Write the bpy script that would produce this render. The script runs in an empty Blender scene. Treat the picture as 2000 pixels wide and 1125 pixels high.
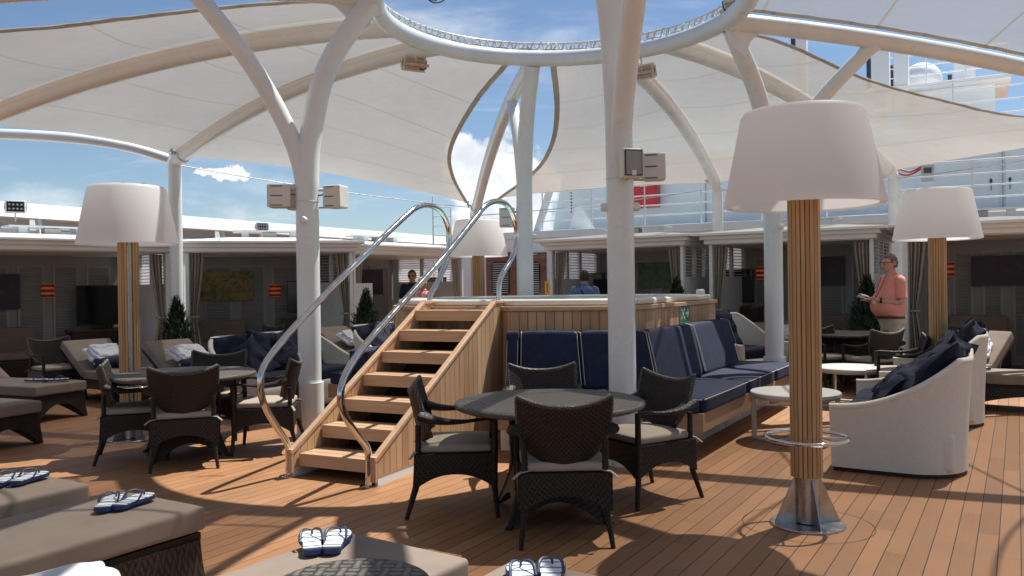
import bpy, math, random
from mathutils import Vector, Matrix, noise
PI = math.pi; R = math.radians
random.seed(7)
sc = bpy.context.scene
C = sc.collection
# ------------------------------------------------------------------ camera
FOC = 1611.0; ROLL = R(.8); PITCH = .0040; EYE = 1.5
FW = Vector((0, math.cos(PITCH), -math.sin(PITCH)))
U0 = Vector((0, math.sin(PITCH), math.cos(PITCH))); R0 = Vector((1, 0, 0))
RT = math.cos(ROLL)*R0 - math.sin(ROLL)*U0
UP = math.sin(ROLL)*R0 + math.cos(ROLL)*U0
cam_d = bpy.data.cameras.new('camera'); cam = bpy.data.objects.new('camera', cam_d); C.objects.link(cam)
cam_d.sensor_width = 36; cam_d.lens = FOC/2000*36; cam_d.clip_end = 30000; cam_d.clip_start = .05
Mx = Matrix((RT, UP, -FW)).transposed().to_4x4(); Mx.translation = (0, 0, EYE)
cam.matrix_world = Mx
sc.camera = cam
def ray(px, py):
    d = FW + RT*((px-1000)/FOC) + UP*((562.5-py)/FOC)
    return d/d.y
def at(px, py, Y):                      # world point seen at a spot of the photo, Y metres away
    d = ray(px, py); return Vector((d.x*Y, Y, EYE+d.z*Y))
def gz(px, py, z=0.0):                  # world point at height z
    d = ray(px, py); k = (z-EYE)/d.z; return Vector((d.x*k, k, z))
def onplane(px, py, p, dr):             # world point on a vertical plane through p along dr
    d = ray(px, py); n = Vector((dr[1], -dr[0])); k = (p[0]*n.x+p[1]*n.y)/(d.x*n.x+d.y*n.y)
    return Vector((d.x*k, d.y*k, EYE+d.z*k))
# ------------------------------------------------------------------ light
SUN = Vector((.405, .325, 1.0)).normalized()
EL = math.asin(SUN.z); AZ = math.atan2(SUN.x, SUN.y)
sl = bpy.data.lights.new('sun', 'SUN'); sl.energy = 5.0; sl.angle = R(.53); sl.color = (1, .965, .91)
so = bpy.data.objects.new('sun', sl); C.objects.link(so); so.rotation_euler = SUN.to_track_quat('Z', 'Y').to_euler(); so.location = (20, 20, 40)
wd = bpy.data.worlds.new('World'); sc.world = wd; wd.use_nodes = True
def build_world():
    nt = wd.node_tree; nt.nodes.clear(); N = nt.nodes.new; L = nt.links.new
    out = N('ShaderNodeOutputWorld'); bg = N('ShaderNodeBackground'); bg.inputs[1].default_value = .078
    sky = N('ShaderNodeTexSky'); sky.sky_type = 'NISHITA'; sky.sun_disc = False
    sky.sun_elevation = EL; sky.sun_rotation = AZ; sky.altitude = 0; sky.air_density = 1.0; sky.dust_density = .25; sky.ozone_density = 4.0
    tc = N('ShaderNodeTexCoord')
    def math_(op, a, b=None, c=None):
        m = N('ShaderNodeMath'); m.operation = op
        for i, x in enumerate((a, b, c)):
            if x is None: continue
            if isinstance(x, (int, float)): m.inputs[i].default_value = x
            else: L(x, m.inputs[i])
        return m.outputs[0]
    def vmath(op, a, b):
        m = N('ShaderNodeVectorMath'); m.operation = op
        L(a, m.inputs[0])
        if isinstance(b, (tuple, Vector)): m.inputs[1].default_value = b
        else: L(b, m.inputs[1])
        return m
    def ramp(x, a, b, p=0., q=1.):
        m = N('ShaderNodeMapRange'); m.interpolation_type = 'SMOOTHSTEP'
        L(x, m.inputs[0]); m.inputs[1].default_value = a; m.inputs[2].default_value = b; m.inputs[3].default_value = p; m.inputs[4].default_value = q
        return m.outputs[0]
    def nz(scale, det, rough, vec, dist=0.):
        n = N('ShaderNodeTexNoise'); n.inputs['Scale'].default_value = scale; n.inputs['Detail'].default_value = det
        n.inputs['Roughness'].default_value = rough; n.inputs['Distortion'].default_value = dist; L(vec, n.inputs['Vector']); return n.outputs[0]
    g = tc.outputs['Generated']
    sep = N('ShaderNodeSeparateXYZ'); L(g, sep.inputs[0])
    zz = math_('MAXIMUM', sep.outputs[2], .02)
    # high thin wisps on a flat cloud layer
    lay = N('ShaderNodeCombineXYZ'); L(math_('DIVIDE', sep.outputs[0], math_('ADD', zz, .12)), lay.inputs[0]); L(math_('DIVIDE', sep.outputs[1], math_('ADD', zz, .12)), lay.inputs[1])
    mp = N('ShaderNodeMapping'); L(lay.outputs[0], mp.inputs[0]); mp.inputs['Rotation'].default_value = (0, 0, R(25)); mp.inputs['Scale'].default_value = (.55, 1.25, 1)
    w1 = nz(1.3, 9, .62, mp.outputs[0], .5)
    wis = ramp(w1, .50, .80, 0, .55)
    # low cloud bank near the horizon, more of it to the right of the middle
    st = vmath('MULTIPLY', g, (1, 1, 2.2)).outputs[0]
    b1 = nz(5.5, 8, .6, st, .2)
    low = math_('MULTIPLY', ramp(b1, .50, .70, 0, .75), ramp(sep.outputs[2], .20, .02))
    # one big cumulus beyond the gap between the sails
    def puff(px, py, a, b, sc_=9., amt=.55):
        d = ray(px, py).normalized()
        dd = vmath('SUBTRACT', g, tuple(d)).outputs[0]
        ln = N('ShaderNodeVectorMath'); ln.operation = 'LENGTH'; L(vmath('MULTIPLY', dd, (1/a, 1/a, 1/b)).outputs[0], ln.inputs[0])
        nn = nz(sc_, 9, .6, g, .1)
        x = math_('ADD', ln.outputs[1], math_('MULTIPLY', math_('SUBTRACT', nn, .5), amt*4))
        return ramp(x, 1.02, .80)
    c1 = puff(985, 385, .075, .085, 14, .5)
    c2 = puff(905, 300, .030, .030, 22, .4)
    c3 = puff(445, 338, .030, .008, 40, .9)
    cu = math_('MAXIMUM', math_('MAXIMUM', c1, c2), c3)
    mask = math_('MINIMUM', math_('MAXIMUM', math_('MAXIMUM', wis, low), cu), 1.)
    sh = nz(16, 6, .6, g)
    cr = N('ShaderNodeMix'); cr.data_type = 'RGBA'; L(ramp(sh, .35, .65), cr.inputs[0]); cr.inputs[6].default_value = (7.4, 7.9, 8.6, 1); cr.inputs[7].default_value = (10.5, 10.6, 10.7, 1)
    mx = N('ShaderNodeMix'); mx.data_type = 'RGBA'; L(mask, mx.inputs[0]); L(sky.outputs[0], mx.inputs[6]); L(cr.outputs[2], mx.inputs[7])
    L(mx.outputs[2], bg.inputs[0]); L(bg.outputs[0], out.inputs[0])
build_world()
sc.view_settings.view_transform = 'Standard'; sc.view_settings.look = 'None'; sc.view_settings.exposure = 0.48; sc.view_settings.gamma = 1
sc.cycles.max_bounces = 8; sc.cycles.transparent_max_bounces = 12
try:
    sc.cycles.use_denoising = True
except Exception: pass

# ------------------------------------------------------------------ materials
def newmat(name):
    m = bpy.data.materials.new(name); m.use_nodes = True; nt = m.node_tree
    b = nt.nodes['Principled BSDF']; return m, nt, b
def nd(nt, t, **kw):
    n = nt.nodes.new(t)
    for k, v in kw.items(): setattr(n, k, v)
    return n
def mth(nt, op, a, b=None, c=None):
    m = nt.nodes.new('ShaderNodeMath'); m.operation = op
    for i, x in enumerate((a, b, c)):
        if x is None: continue
        if isinstance(x, (int, float)): m.inputs[i].default_value = x
        else: nt.links.new(x, m.inputs[i])
    return m.outputs[0]
def mixc(nt, f, a, b):
    m = nt.nodes.new('ShaderNodeMix'); m.data_type = 'RGBA'
    for i, x in ((0, f), (6, a), (7, b)):
        if isinstance(x, (int, float)): m.inputs[i].default_value = x
        elif isinstance(x, tuple): m.inputs[i].default_value = (*x[:3], 1)
        else: nt.links.new(x, m.inputs[i])
    return m.outputs[2]
def noise_(nt, scale, det=4, rough=.55, vec=None, dist=0):
    n = nt.nodes.new('ShaderNodeTexNoise'); n.inputs['Scale'].default_value = scale; n.inputs['Detail'].default_value = det
    n.inputs['Roughness'].default_value = rough; n.inputs['Distortion'].default_value = dist
    if vec is not None: nt.links.new(vec, n.inputs['Vector'])
    return n.outputs[0]
def rng(nt, x, a, b, p=0., q=1., smooth=False):
    m = nt.nodes.new('ShaderNodeMapRange')
    if smooth: m.interpolation_type = 'SMOOTHSTEP'
    nt.links.new(x, m.inputs[0])
    for i, v in ((1, a), (2, b), (3, p), (4, q)): m.inputs[i].default_value = v
    return m.outputs[0]
def bump(nt, b, h, s=.3, d=.01):
    n = nt.nodes.new('ShaderNodeBump'); n.inputs['Strength'].default_value = s; n.inputs['Distance'].default_value = d
    nt.links.new(h, n.inputs['Height']); nt.links.new(n.outputs[0], b.inputs['Normal'])
def objco(nt, scale=(1, 1, 1), rot=(0, 0, 0)):
    t = nt.nodes.new('ShaderNodeTexCoord'); m = nt.nodes.new('ShaderNodeMapping'); nt.links.new(t.outputs['Object'], m.inputs[0])
    m.inputs['Scale'].default_value = scale; m.inputs['Rotation'].default_value = rot; return m.outputs[0]
M = {}
def plain(name, col, rough=.5, metal=0., var=.08, scale=3., bs=0., bscale=60., coat=0.):
    m, nt, b = newmat(name)
    co = objco(nt); n = noise_(nt, scale, 5, .6, co)
    c = mixc(nt, rng(nt, n, .35, .65), tuple(x*(1-var) for x in col), tuple(min(1, x*(1+var)) for x in col))
    nt.links.new(c, b.inputs['Base Color'])
    b.inputs['Metallic'].default_value = metal
    n2 = noise_(nt, scale*2.3, 4, .6, co)
    nt.links.new(rng(nt, n2, .3, .7, max(.02, rough-.08), min(1, rough+.08)), b.inputs['Roughness'])
    if bs: bump(nt, b, noise_(nt, bscale, 3, .6, co), bs, .004)
    if coat: b.inputs['Coat Weight'].default_value = coat
    M[name] = m; return m
plain('white_paint', (.72, .765, .765), .32, var=.05, scale=1.6, coat=.15)
plain('white_steel', (.70, .735, .735), .4, var=.06, scale=.8)
plain('white_roof', (.84, .85, .84), .5, var=.04, scale=.7)
plain('cabana_wall', (.36, .355, .34), .6, var=.06, scale=1.2)
plain('shutter', (.40, .39, .375), .55, var=.05)
plain('cream_shell', (.70, .68, .60), .35, var=.04, scale=1.5, coat=.2)
plain('chrome', (.62, .60, .57), .10, metal=1, var=.05, scale=6)
plain('steel', (.46, .45, .43), .32, metal=1, var=.18, scale=9, bs=.1, bscale=40)
plain('grey_plastic', (.42, .42, .40), .5, var=.05)
plain('speaker_case', (.68, .66, .61), .55, var=.04)
plain('dark_metal', (.05, .05, .05), .4, var=.1)
plain('black', (.012, .012, .014), .35, var=.1)
plain('screen', (.006, .007, .009), .12, var=.1)
plain('cable_black', (.02, .02, .02), .6)
plain('cable_red', (.45, .05, .03), .5)
plain('red_paint', (.50, .015, .02), .35, var=.06, coat=.2)
plain('yellow', (.75, .45, .03), .5)
plain('taupe', (.235, .185, .145), .9, var=.07, scale=5, bs=.25, bscale=420)
plain('taupe_light', (.36, .30, .235), .9, var=.06, scale=5, bs=.25, bscale=420)
plain('navy', (.009, .016, .047), .85, var=.22, scale=7, bs=.35, bscale=330)
plain('navy_dark', (.0055, .0085, .028), .9, var=.25, scale=6, bs=.4, bscale=240)
plain('piping', (.42, .38, .32), .8)
plain('towel', (.66, .66, .69), .95, var=.06, scale=10, bs=.8, bscale=220)
plain('curtain', (.34, .30, .245), .9, var=.1, scale=4, bs=.2, bscale=200)
plain('mahogany', (.17, .048, .020), .3, var=.25, scale=5, coat=.3)
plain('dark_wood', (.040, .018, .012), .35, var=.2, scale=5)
plain('seat_shell', (.50, .47, .40), .8, var=.05, scale=4)
plain('table_white', (.62, .60, .54), .4, var=.04)
plain('skin', (.50, .27, .19), .55, var=.08, scale=12)
plain('skin_tan', (.36, .19, .125), .55, var=.08, scale=12)
plain('hair_grey', (.12, .10, .085), .8, var=.35, scale=40, bs=.4, bscale=90)
plain('hair_dark', (.04, .025, .018), .8, var=.3, scale=40, bs=.4, bscale=90)
plain('hair_blond', (.48, .33, .16), .7, var=.3, scale=40, bs=.4, bscale=90)
plain('salmon', (.70, .27, .20), .85, var=.10, scale=5, bs=.3, bscale=150)
plain('khaki', (.52, .45, .35), .85, var=.08, scale=5, bs=.3, bscale=150)
plain('polo_navy', (.010, .014, .030), .85, var=.15)
plain('shirt_blue', (.10, .17, .36), .85, var=.12, scale=8)
plain('belt', (.05, .022, .012), .4)
plain('weld', (.60, .62, .61), .5)
plain('lip', (.38, .13, .10), .5)
plain('paper', (.75, .77, .80), .8)
plain('sole_navy', (.018, .028, .11), .5, var=.08)
plain('strap_navy', (.035, .055, .10), .45, var=.08)
plain('trunk', (.09, .06, .04), .9)
plain('sign_green', (.010, .17, .075), .35)
plain('sign_white', (.75, .76, .72), .4)
plain('caulk', (.02, .018, .016), .6)
plain('sleeve', (.80, .79, .75), .6, var=.05, scale=1.5)
plain('rope', (.66, .63, .56), .8, var=.12, scale=12)

def wood(name, c1, c2, axis='Z', rough=.5):
    m, nt, b = newmat(name)
    s = {'Z': (9, 9, .7), 'X': (.7, 9, 9), 'Y': (9, .7, 9)}[axis]
    co = objco(nt, s)
    n = noise_(nt, 3.2, 8, .62, co, .35); n2 = noise_(nt, 1.1, 3, .5, objco(nt))
    geo = nt.nodes.new('ShaderNodeNewGeometry')
    f = mth(nt, 'ADD', mth(nt, 'MULTIPLY', n, .75), mth(nt, 'MULTIPLY', geo.outputs['Random Per Island'], .35))
    f = mth(nt, 'ADD', f, mth(nt, 'MULTIPLY', n2, .2))
    nt.links.new(mixc(nt, rng(nt, f, .35, .95), c1, c2), b.inputs['Base Color'])
    nt.links.new(rng(nt, n, .3, .7, rough-.1, rough+.12), b.inputs['Roughness'])
    bump(nt, b, n, .18, .004); M[name] = m
wood('teak_v', (.33, .185, .095), (.60, .40, .235), 'Z')
wood('teak_x', (.36, .21, .115), (.60, .40, .245), 'X')
wood('slat', (.32, .17, .065), (.60, .37, .17), 'Z', .5)
wood('sofa_wood', (.28, .175, .10), (.42, .28, .17), 'X')

def wicker(name, c1, c2, sc_=95., rot=45, spec=.5):
    m, nt, b = newmat(name)
    # woven strands: two crossed families of bands, alternating over and under, laid on the surface's own uv in metres
    t = nt.nodes.new('ShaderNodeTexCoord'); mp = nt.nodes.new('ShaderNodeMapping'); nt.links.new(t.outputs['UV'], mp.inputs[0])
    mp.inputs['Rotation'].default_value = (0, 0, R(rot)); mp.inputs['Scale'].default_value = (sc_, sc_, sc_)
    s = nt.nodes.new('ShaderNodeSeparateXYZ'); nt.links.new(mp.outputs[0], s.inputs[0])
    fx = mth(nt, 'FRACT', s.outputs[0]); fy = mth(nt, 'FRACT', s.outputs[1])
    ix = mth(nt, 'FLOOR', s.outputs[0]); iy = mth(nt, 'FLOOR', mth(nt, 'MULTIPLY', s.outputs[1], .5))
    par = mth(nt, 'MODULO', mth(nt, 'ABSOLUTE', mth(nt, 'ADD', ix, iy)), 2.0)
    hx = mth(nt, 'SUBTRACT', 1., mth(nt, 'ABSOLUTE', mth(nt, 'SUBTRACT', mth(nt, 'MULTIPLY', fx, 2.), 1.)))
    hy = mth(nt, 'SUBTRACT', 1., mth(nt, 'ABSOLUTE', mth(nt, 'SUBTRACT', mth(nt, 'MULTIPLY', fy, 2.), 1.)))
    a = mth(nt, 'POWER', hx, .5); c = mth(nt, 'POWER', hy, .5)
    sel = mth(nt, 'GREATER_THAN', par, .5)
    m1 = mth(nt, 'MULTIPLY', a, rng(nt, sel, 0, 1, .55, 1.)); m2 = mth(nt, 'MULTIPLY', c, rng(nt, sel, 0, 1, 1., .55))
    h = mth(nt, 'MAXIMUM', m1, m2)
    n = noise_(nt, 30, 3, .6, objco(nt))
    f = mth(nt, 'MULTIPLY', rng(nt, h, .45, .95), rng(nt, n, .3, .7, .6, 1.))
    nt.links.new(mixc(nt, f, c1, c2), b.inputs['Base Color'])
    b.inputs['Roughness'].default_value = .5; b.inputs['Specular IOR Level'].default_value = spec
    bump(nt, b, h, .7, .004); M[name] = m
wicker('wicker', (.005, .0035, .003), (.048, .034, .025), 48, 45, .3)
wicker('wicker_top', (.020, .017, .014), (.17, .15, .125), 55, 20, .4)
wicker('wicker_cream', (.62, .575, .48), (.88, .84, .74), 95, 45)
wicker('wicker_grey', (.008, .006, .005), (.050, .037, .029), 42, 45, .3)

def fabric_canopy(name='sail', through=.17):
    m, nt, b = newmat('sail_cloth')
    nt.nodes.remove(b); out = [n for n in nt.nodes if n.type == 'OUTPUT_MATERIAL'][0]
    t = nt.nodes.new('ShaderNodeTexCoord'); s = nt.nodes.new('ShaderNodeSeparateXYZ'); nt.links.new(t.outputs['UV'], s.inputs[0])
    v = mth(nt, 'ABSOLUTE', mth(nt, 'SUBTRACT', mth(nt, 'FRACT', s.outputs[1]), .5))
    seam = rng(nt, v, .0, 1., 0, 1.); seam = mth(nt, 'LESS_THAN', v, .011)
    co = objco(nt)
    n = noise_(nt, .7, 5, .6, co); n2 = noise_(nt, 6, 4, .6, co)
    dirt = mth(nt, 'ADD', mth(nt, 'MULTIPLY', n, .7), mth(nt, 'MULTIPLY', n2, .3))
    col = mixc(nt, rng(nt, dirt, .3, .7), (.47, .44, .39), (.55, .52, .465))
    col = mixc(nt, seam, col, (.40, .36, .30))
    d = nd(nt, 'ShaderNodeBsdfDiffuse'); tr = nd(nt, 'ShaderNodeBsdfTranslucent'); tp = nd(nt, 'ShaderNodeBsdfTransparent')
    nt.links.new(col, d.inputs[0]); nt.links.new(col, tr.inputs[0])
    tp.inputs[0].default_value = (1., .97, .92, 1)
    m1 = nd(nt, 'ShaderNodeMixShader'); m1.inputs[0].default_value = .33; nt.links.new(d.outputs[0], m1.inputs[1]); nt.links.new(tr.outputs[0], m1.inputs[2])
    m2 = nd(nt, 'ShaderNodeMixShader'); nt.links.new(rng(nt, seam, 0, 1, through, .03), m2.inputs[0])
    nt.links.new(m1.outputs[0], m2.inputs[1]); nt.links.new(tp.outputs[0], m2.inputs[2]); nt.links.new(m2.outputs[0], out.inputs[0])
    bp = nd(nt, 'ShaderNodeBump'); bp.inputs['Strength'].default_value = .2; bp.inputs['Distance'].default_value = .05
    mp = nd(nt, 'ShaderNodeMapping'); nt.links.new(t.outputs['UV'], mp.inputs[0]); mp.inputs['Scale'].default_value = (9, 2.2, 1)
    nt.links.new(noise_(nt, 1.5, 4, .55, mp.outputs[0], .4), bp.inputs['Height']); nt.links.new(bp.outputs[0], d.inputs['Normal']); nt.links.new(bp.outputs[0], tr.inputs['Normal'])
    M[name] = m
fabric_canopy(); fabric_canopy('sail_more_sun', .44)  # near-sail copy made more see-through to let extra sun onto the deck
def shade_mat():
    m, nt, b = newmat('lamp_shade_plastic'); nt.nodes.remove(b); out = [n for n in nt.nodes if n.type == 'OUTPUT_MATERIAL'][0]
    d = nd(nt, 'ShaderNodeBsdfPrincipled'); d.inputs['Base Color'].default_value = (.84, .85, .85, 1); d.inputs['Roughness'].default_value = .5
    tr = nd(nt, 'ShaderNodeBsdfTranslucent'); tr.inputs[0].default_value = (.95, .945, .93, 1)
    x = nd(nt, 'ShaderNodeMixShader'); x.inputs[0].default_value = .55; nt.links.new(d.outputs[0], x.inputs[1]); nt.links.new(tr.outputs[0], x.inputs[2]); nt.links.new(x.outputs[0], out.inputs[0])
    M['shade'] = m
shade_mat()
DECK_ANG = 31.5
def deck_mat():
    m, nt, b = newmat('deck_planks')
    co = objco(nt, (1, 1, 1), (0, 0, R(DECK_ANG)))          # x across the planks, y along them
    s = nt.nodes.new('ShaderNodeSeparateXYZ'); nt.links.new(co, s.inputs[0])
    w = .107; ln = 2.35
    u = mth(nt, 'DIVIDE', s.outputs[0], w); row = mth(nt, 'FLOOR', u); fu = mth(nt, 'FRACT', u)
    v = mth(nt, 'ADD', mth(nt, 'DIVIDE', s.outputs[1], ln), mth(nt, 'MULTIPLY', row, .183)); fv = mth(nt, 'FRACT', v); iv = mth(nt, 'FLOOR', v)
    c1 = mth(nt, 'LESS_THAN', fu, .050); c2 = mth(nt, 'MULTIPLY', mth(nt, 'LESS_THAN', fv, .0013), .75)
    ca = mth(nt, 'MAXIMUM', c1, c2)
    cb = nt.nodes.new('ShaderNodeCombineXYZ'); nt.links.new(row, cb.inputs[0]); nt.links.new(iv, cb.inputs[1])
    wn = nt.nodes.new('ShaderNodeTexWhiteNoise'); nt.links.new(cb.outputs[0], wn.inputs['Vector'])
    gr = noise_(nt, 3., 7, .65, objco(nt, (1, 1, 1), (0, 0, R(DECK_ANG)))) 
    mp = nt.nodes.new('ShaderNodeMapping'); nt.links.new(co, mp.inputs[0]); mp.inputs['Scale'].default_value = (28, 1.4, 1)
    grain = noise_(nt, 2.2, 7, .6, mp.outputs[0], .3)
    f = mth(nt, 'ADD', mth(nt, 'MULTIPLY', wn.outputs[0], .55), mth(nt, 'ADD', mth(nt, 'MULTIPLY', grain, .35), mth(nt, 'MULTIPLY', gr, .38)))
    col = mixc(nt, rng(nt, f, .2, .95), (.250, .117, .045), (.385, .188, .080))
    st = rng(nt, noise_(nt, .9, 6, .7, co), .48, .72, 0, .38)
    col = mixc(nt, st, col, (.20, .125, .085))
    nt.links.new(mixc(nt, ca, col, (.018, .014, .012)), b.inputs['Base Color'])
    nt.links.new(rng(nt, gr, .3, .7, .50, .68), b.inputs['Roughness'])
    h = mth(nt, 'SUBTRACT', mth(nt, 'MULTIPLY', grain, .25), ca); bump(nt, b, h, .35, .003)
    M['deck'] = m
deck_mat()
def water_mat(name, col, rough, sc_, st):
    m, nt, b = newmat(name); b.inputs['Base Color'].default_value = (*col, 1); b.inputs['Roughness'].default_value = rough
    b.inputs['IOR'].default_value = 1.33; bump(nt, b, noise_(nt, sc_, 4, .6, objco(nt)), st, .02); M[name] = m
water_mat('tub_water', (.30, .52, .50), .06, 7, .35)
water_mat('sea', (.01, .045, .09), .12, .4, .6)
def foliage():
    m, nt, b = newmat('foliage'); g = nt.nodes.new('ShaderNodeNewGeometry')
    n = noise_(nt, 5, 3, .6, objco(nt)); f = mth(nt, 'ADD', mth(nt, 'MULTIPLY', g.outputs['Random Per Island'], .7), mth(nt, 'MULTIPLY', n, .4))
    nt.links.new(mixc(nt, rng(nt, f, .1, .95), (.004, .014, .005), (.024, .055, .015)), b.inputs['Base Color']); b.inputs['Roughness'].default_value = .6; M['foliage'] = m
foliage()
def painting(name, cols, seed):
    m, nt, b = newmat(name)
    co = objco(nt, (2.4, 2.4, 2.4)); mp = nt.nodes.new('ShaderNodeMapping'); nt.links.new(co, mp.inputs[0]); mp.inputs['Location'].default_value = (seed*3.1, seed, seed*7.7)
    n = noise_(nt, 1.6, 6, .65, mp.outputs[0], 1.4)
    r = nt.nodes.new('ShaderNodeValToRGB'); nt.links.new(rng(nt, n, .25, .75), r.inputs[0])
    e = r.color_ramp.elements; e[0].color = (*cols[0], 1); e[1].color = (*cols[-1], 1)
    for i, c in enumerate(cols[1:-1]):
        x = e.new((i+1)/(len(cols)-1)); x.color = (*c, 1)
    nt.links.new(r.outputs[0], b.inputs['Base Color']); b.inputs['Roughness'].default_value = .5; M[name] = m
painting('art_warm', [(.02, .05, .06), (.07, .13, .05), (.35, .22, .04), (.05, .10, .16), (.25, .06, .03)], 1)
painting('art_green', [(.01, .03, .02), (.03, .09, .07), (.10, .17, .05), (.02, .05, .09)], 4)
painting('art_dark', [(.01, .01, .02), (.06, .02, .04), (.03, .03, .06), (.10, .05, .05)], 9)
def lit(name, c1, c2, stg):
    m, nt, b = newmat(name); co = objco(nt); s = nt.nodes.new('ShaderNodeSeparateXYZ'); nt.links.new(co, s.inputs[0])
    f = mth(nt, 'ABSOLUTE', mth(nt, 'SINE', mth(nt, 'MULTIPLY', s.outputs[2], 34.)))
    c = mixc(nt, rng(nt, f, .5, .95), c1, c2); nt.links.new(c, b.inputs['Base Color']); nt.links.new(c, b.inputs['Emission Color']); b.inputs['Emission Strength'].default_value = stg; M[name] = m
lit('wall_lamp', (.055, .006, .004), (.42, .09, .028), .22)
def footbed():
    m, nt, b = newmat('striped_footbed'); co = objco(nt); s = nt.nodes.new('ShaderNodeSeparateXYZ'); nt.links.new(co, s.inputs[0])
    y = s.outputs[1]; f = mth(nt, 'FRACT', mth(nt, 'MULTIPLY', mth(nt, 'ADD', y, .5), 17.))
    c = mixc(nt, mth(nt, 'LESS_THAN', f, .2), (.72, .76, .80), (.05, .07, .16))
    c = mixc(nt, mth(nt, 'LESS_THAN', y, -.098), c, (.55, .62, .08)); c = mixc(nt, mth(nt, 'LESS_THAN', y, -.106), c, (.02, .035, .12))
    nt.links.new(c, b.inputs['Base Color']); b.inputs['Roughness'].default_value = .55; M['footbed'] = m
footbed()
def floral():
    m, nt, b = newmat('floral_cloth'); n = noise_(nt, 26, 3, .6, objco(nt), .6)
    nt.links.new(mixc(nt, rng(nt, n, .46, .54), (.60, .04, .07), (.75, .55, .50)), b.inputs['Base Color']); b.inputs['Roughness'].default_value = .85; M['floral'] = m
floral()
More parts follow.
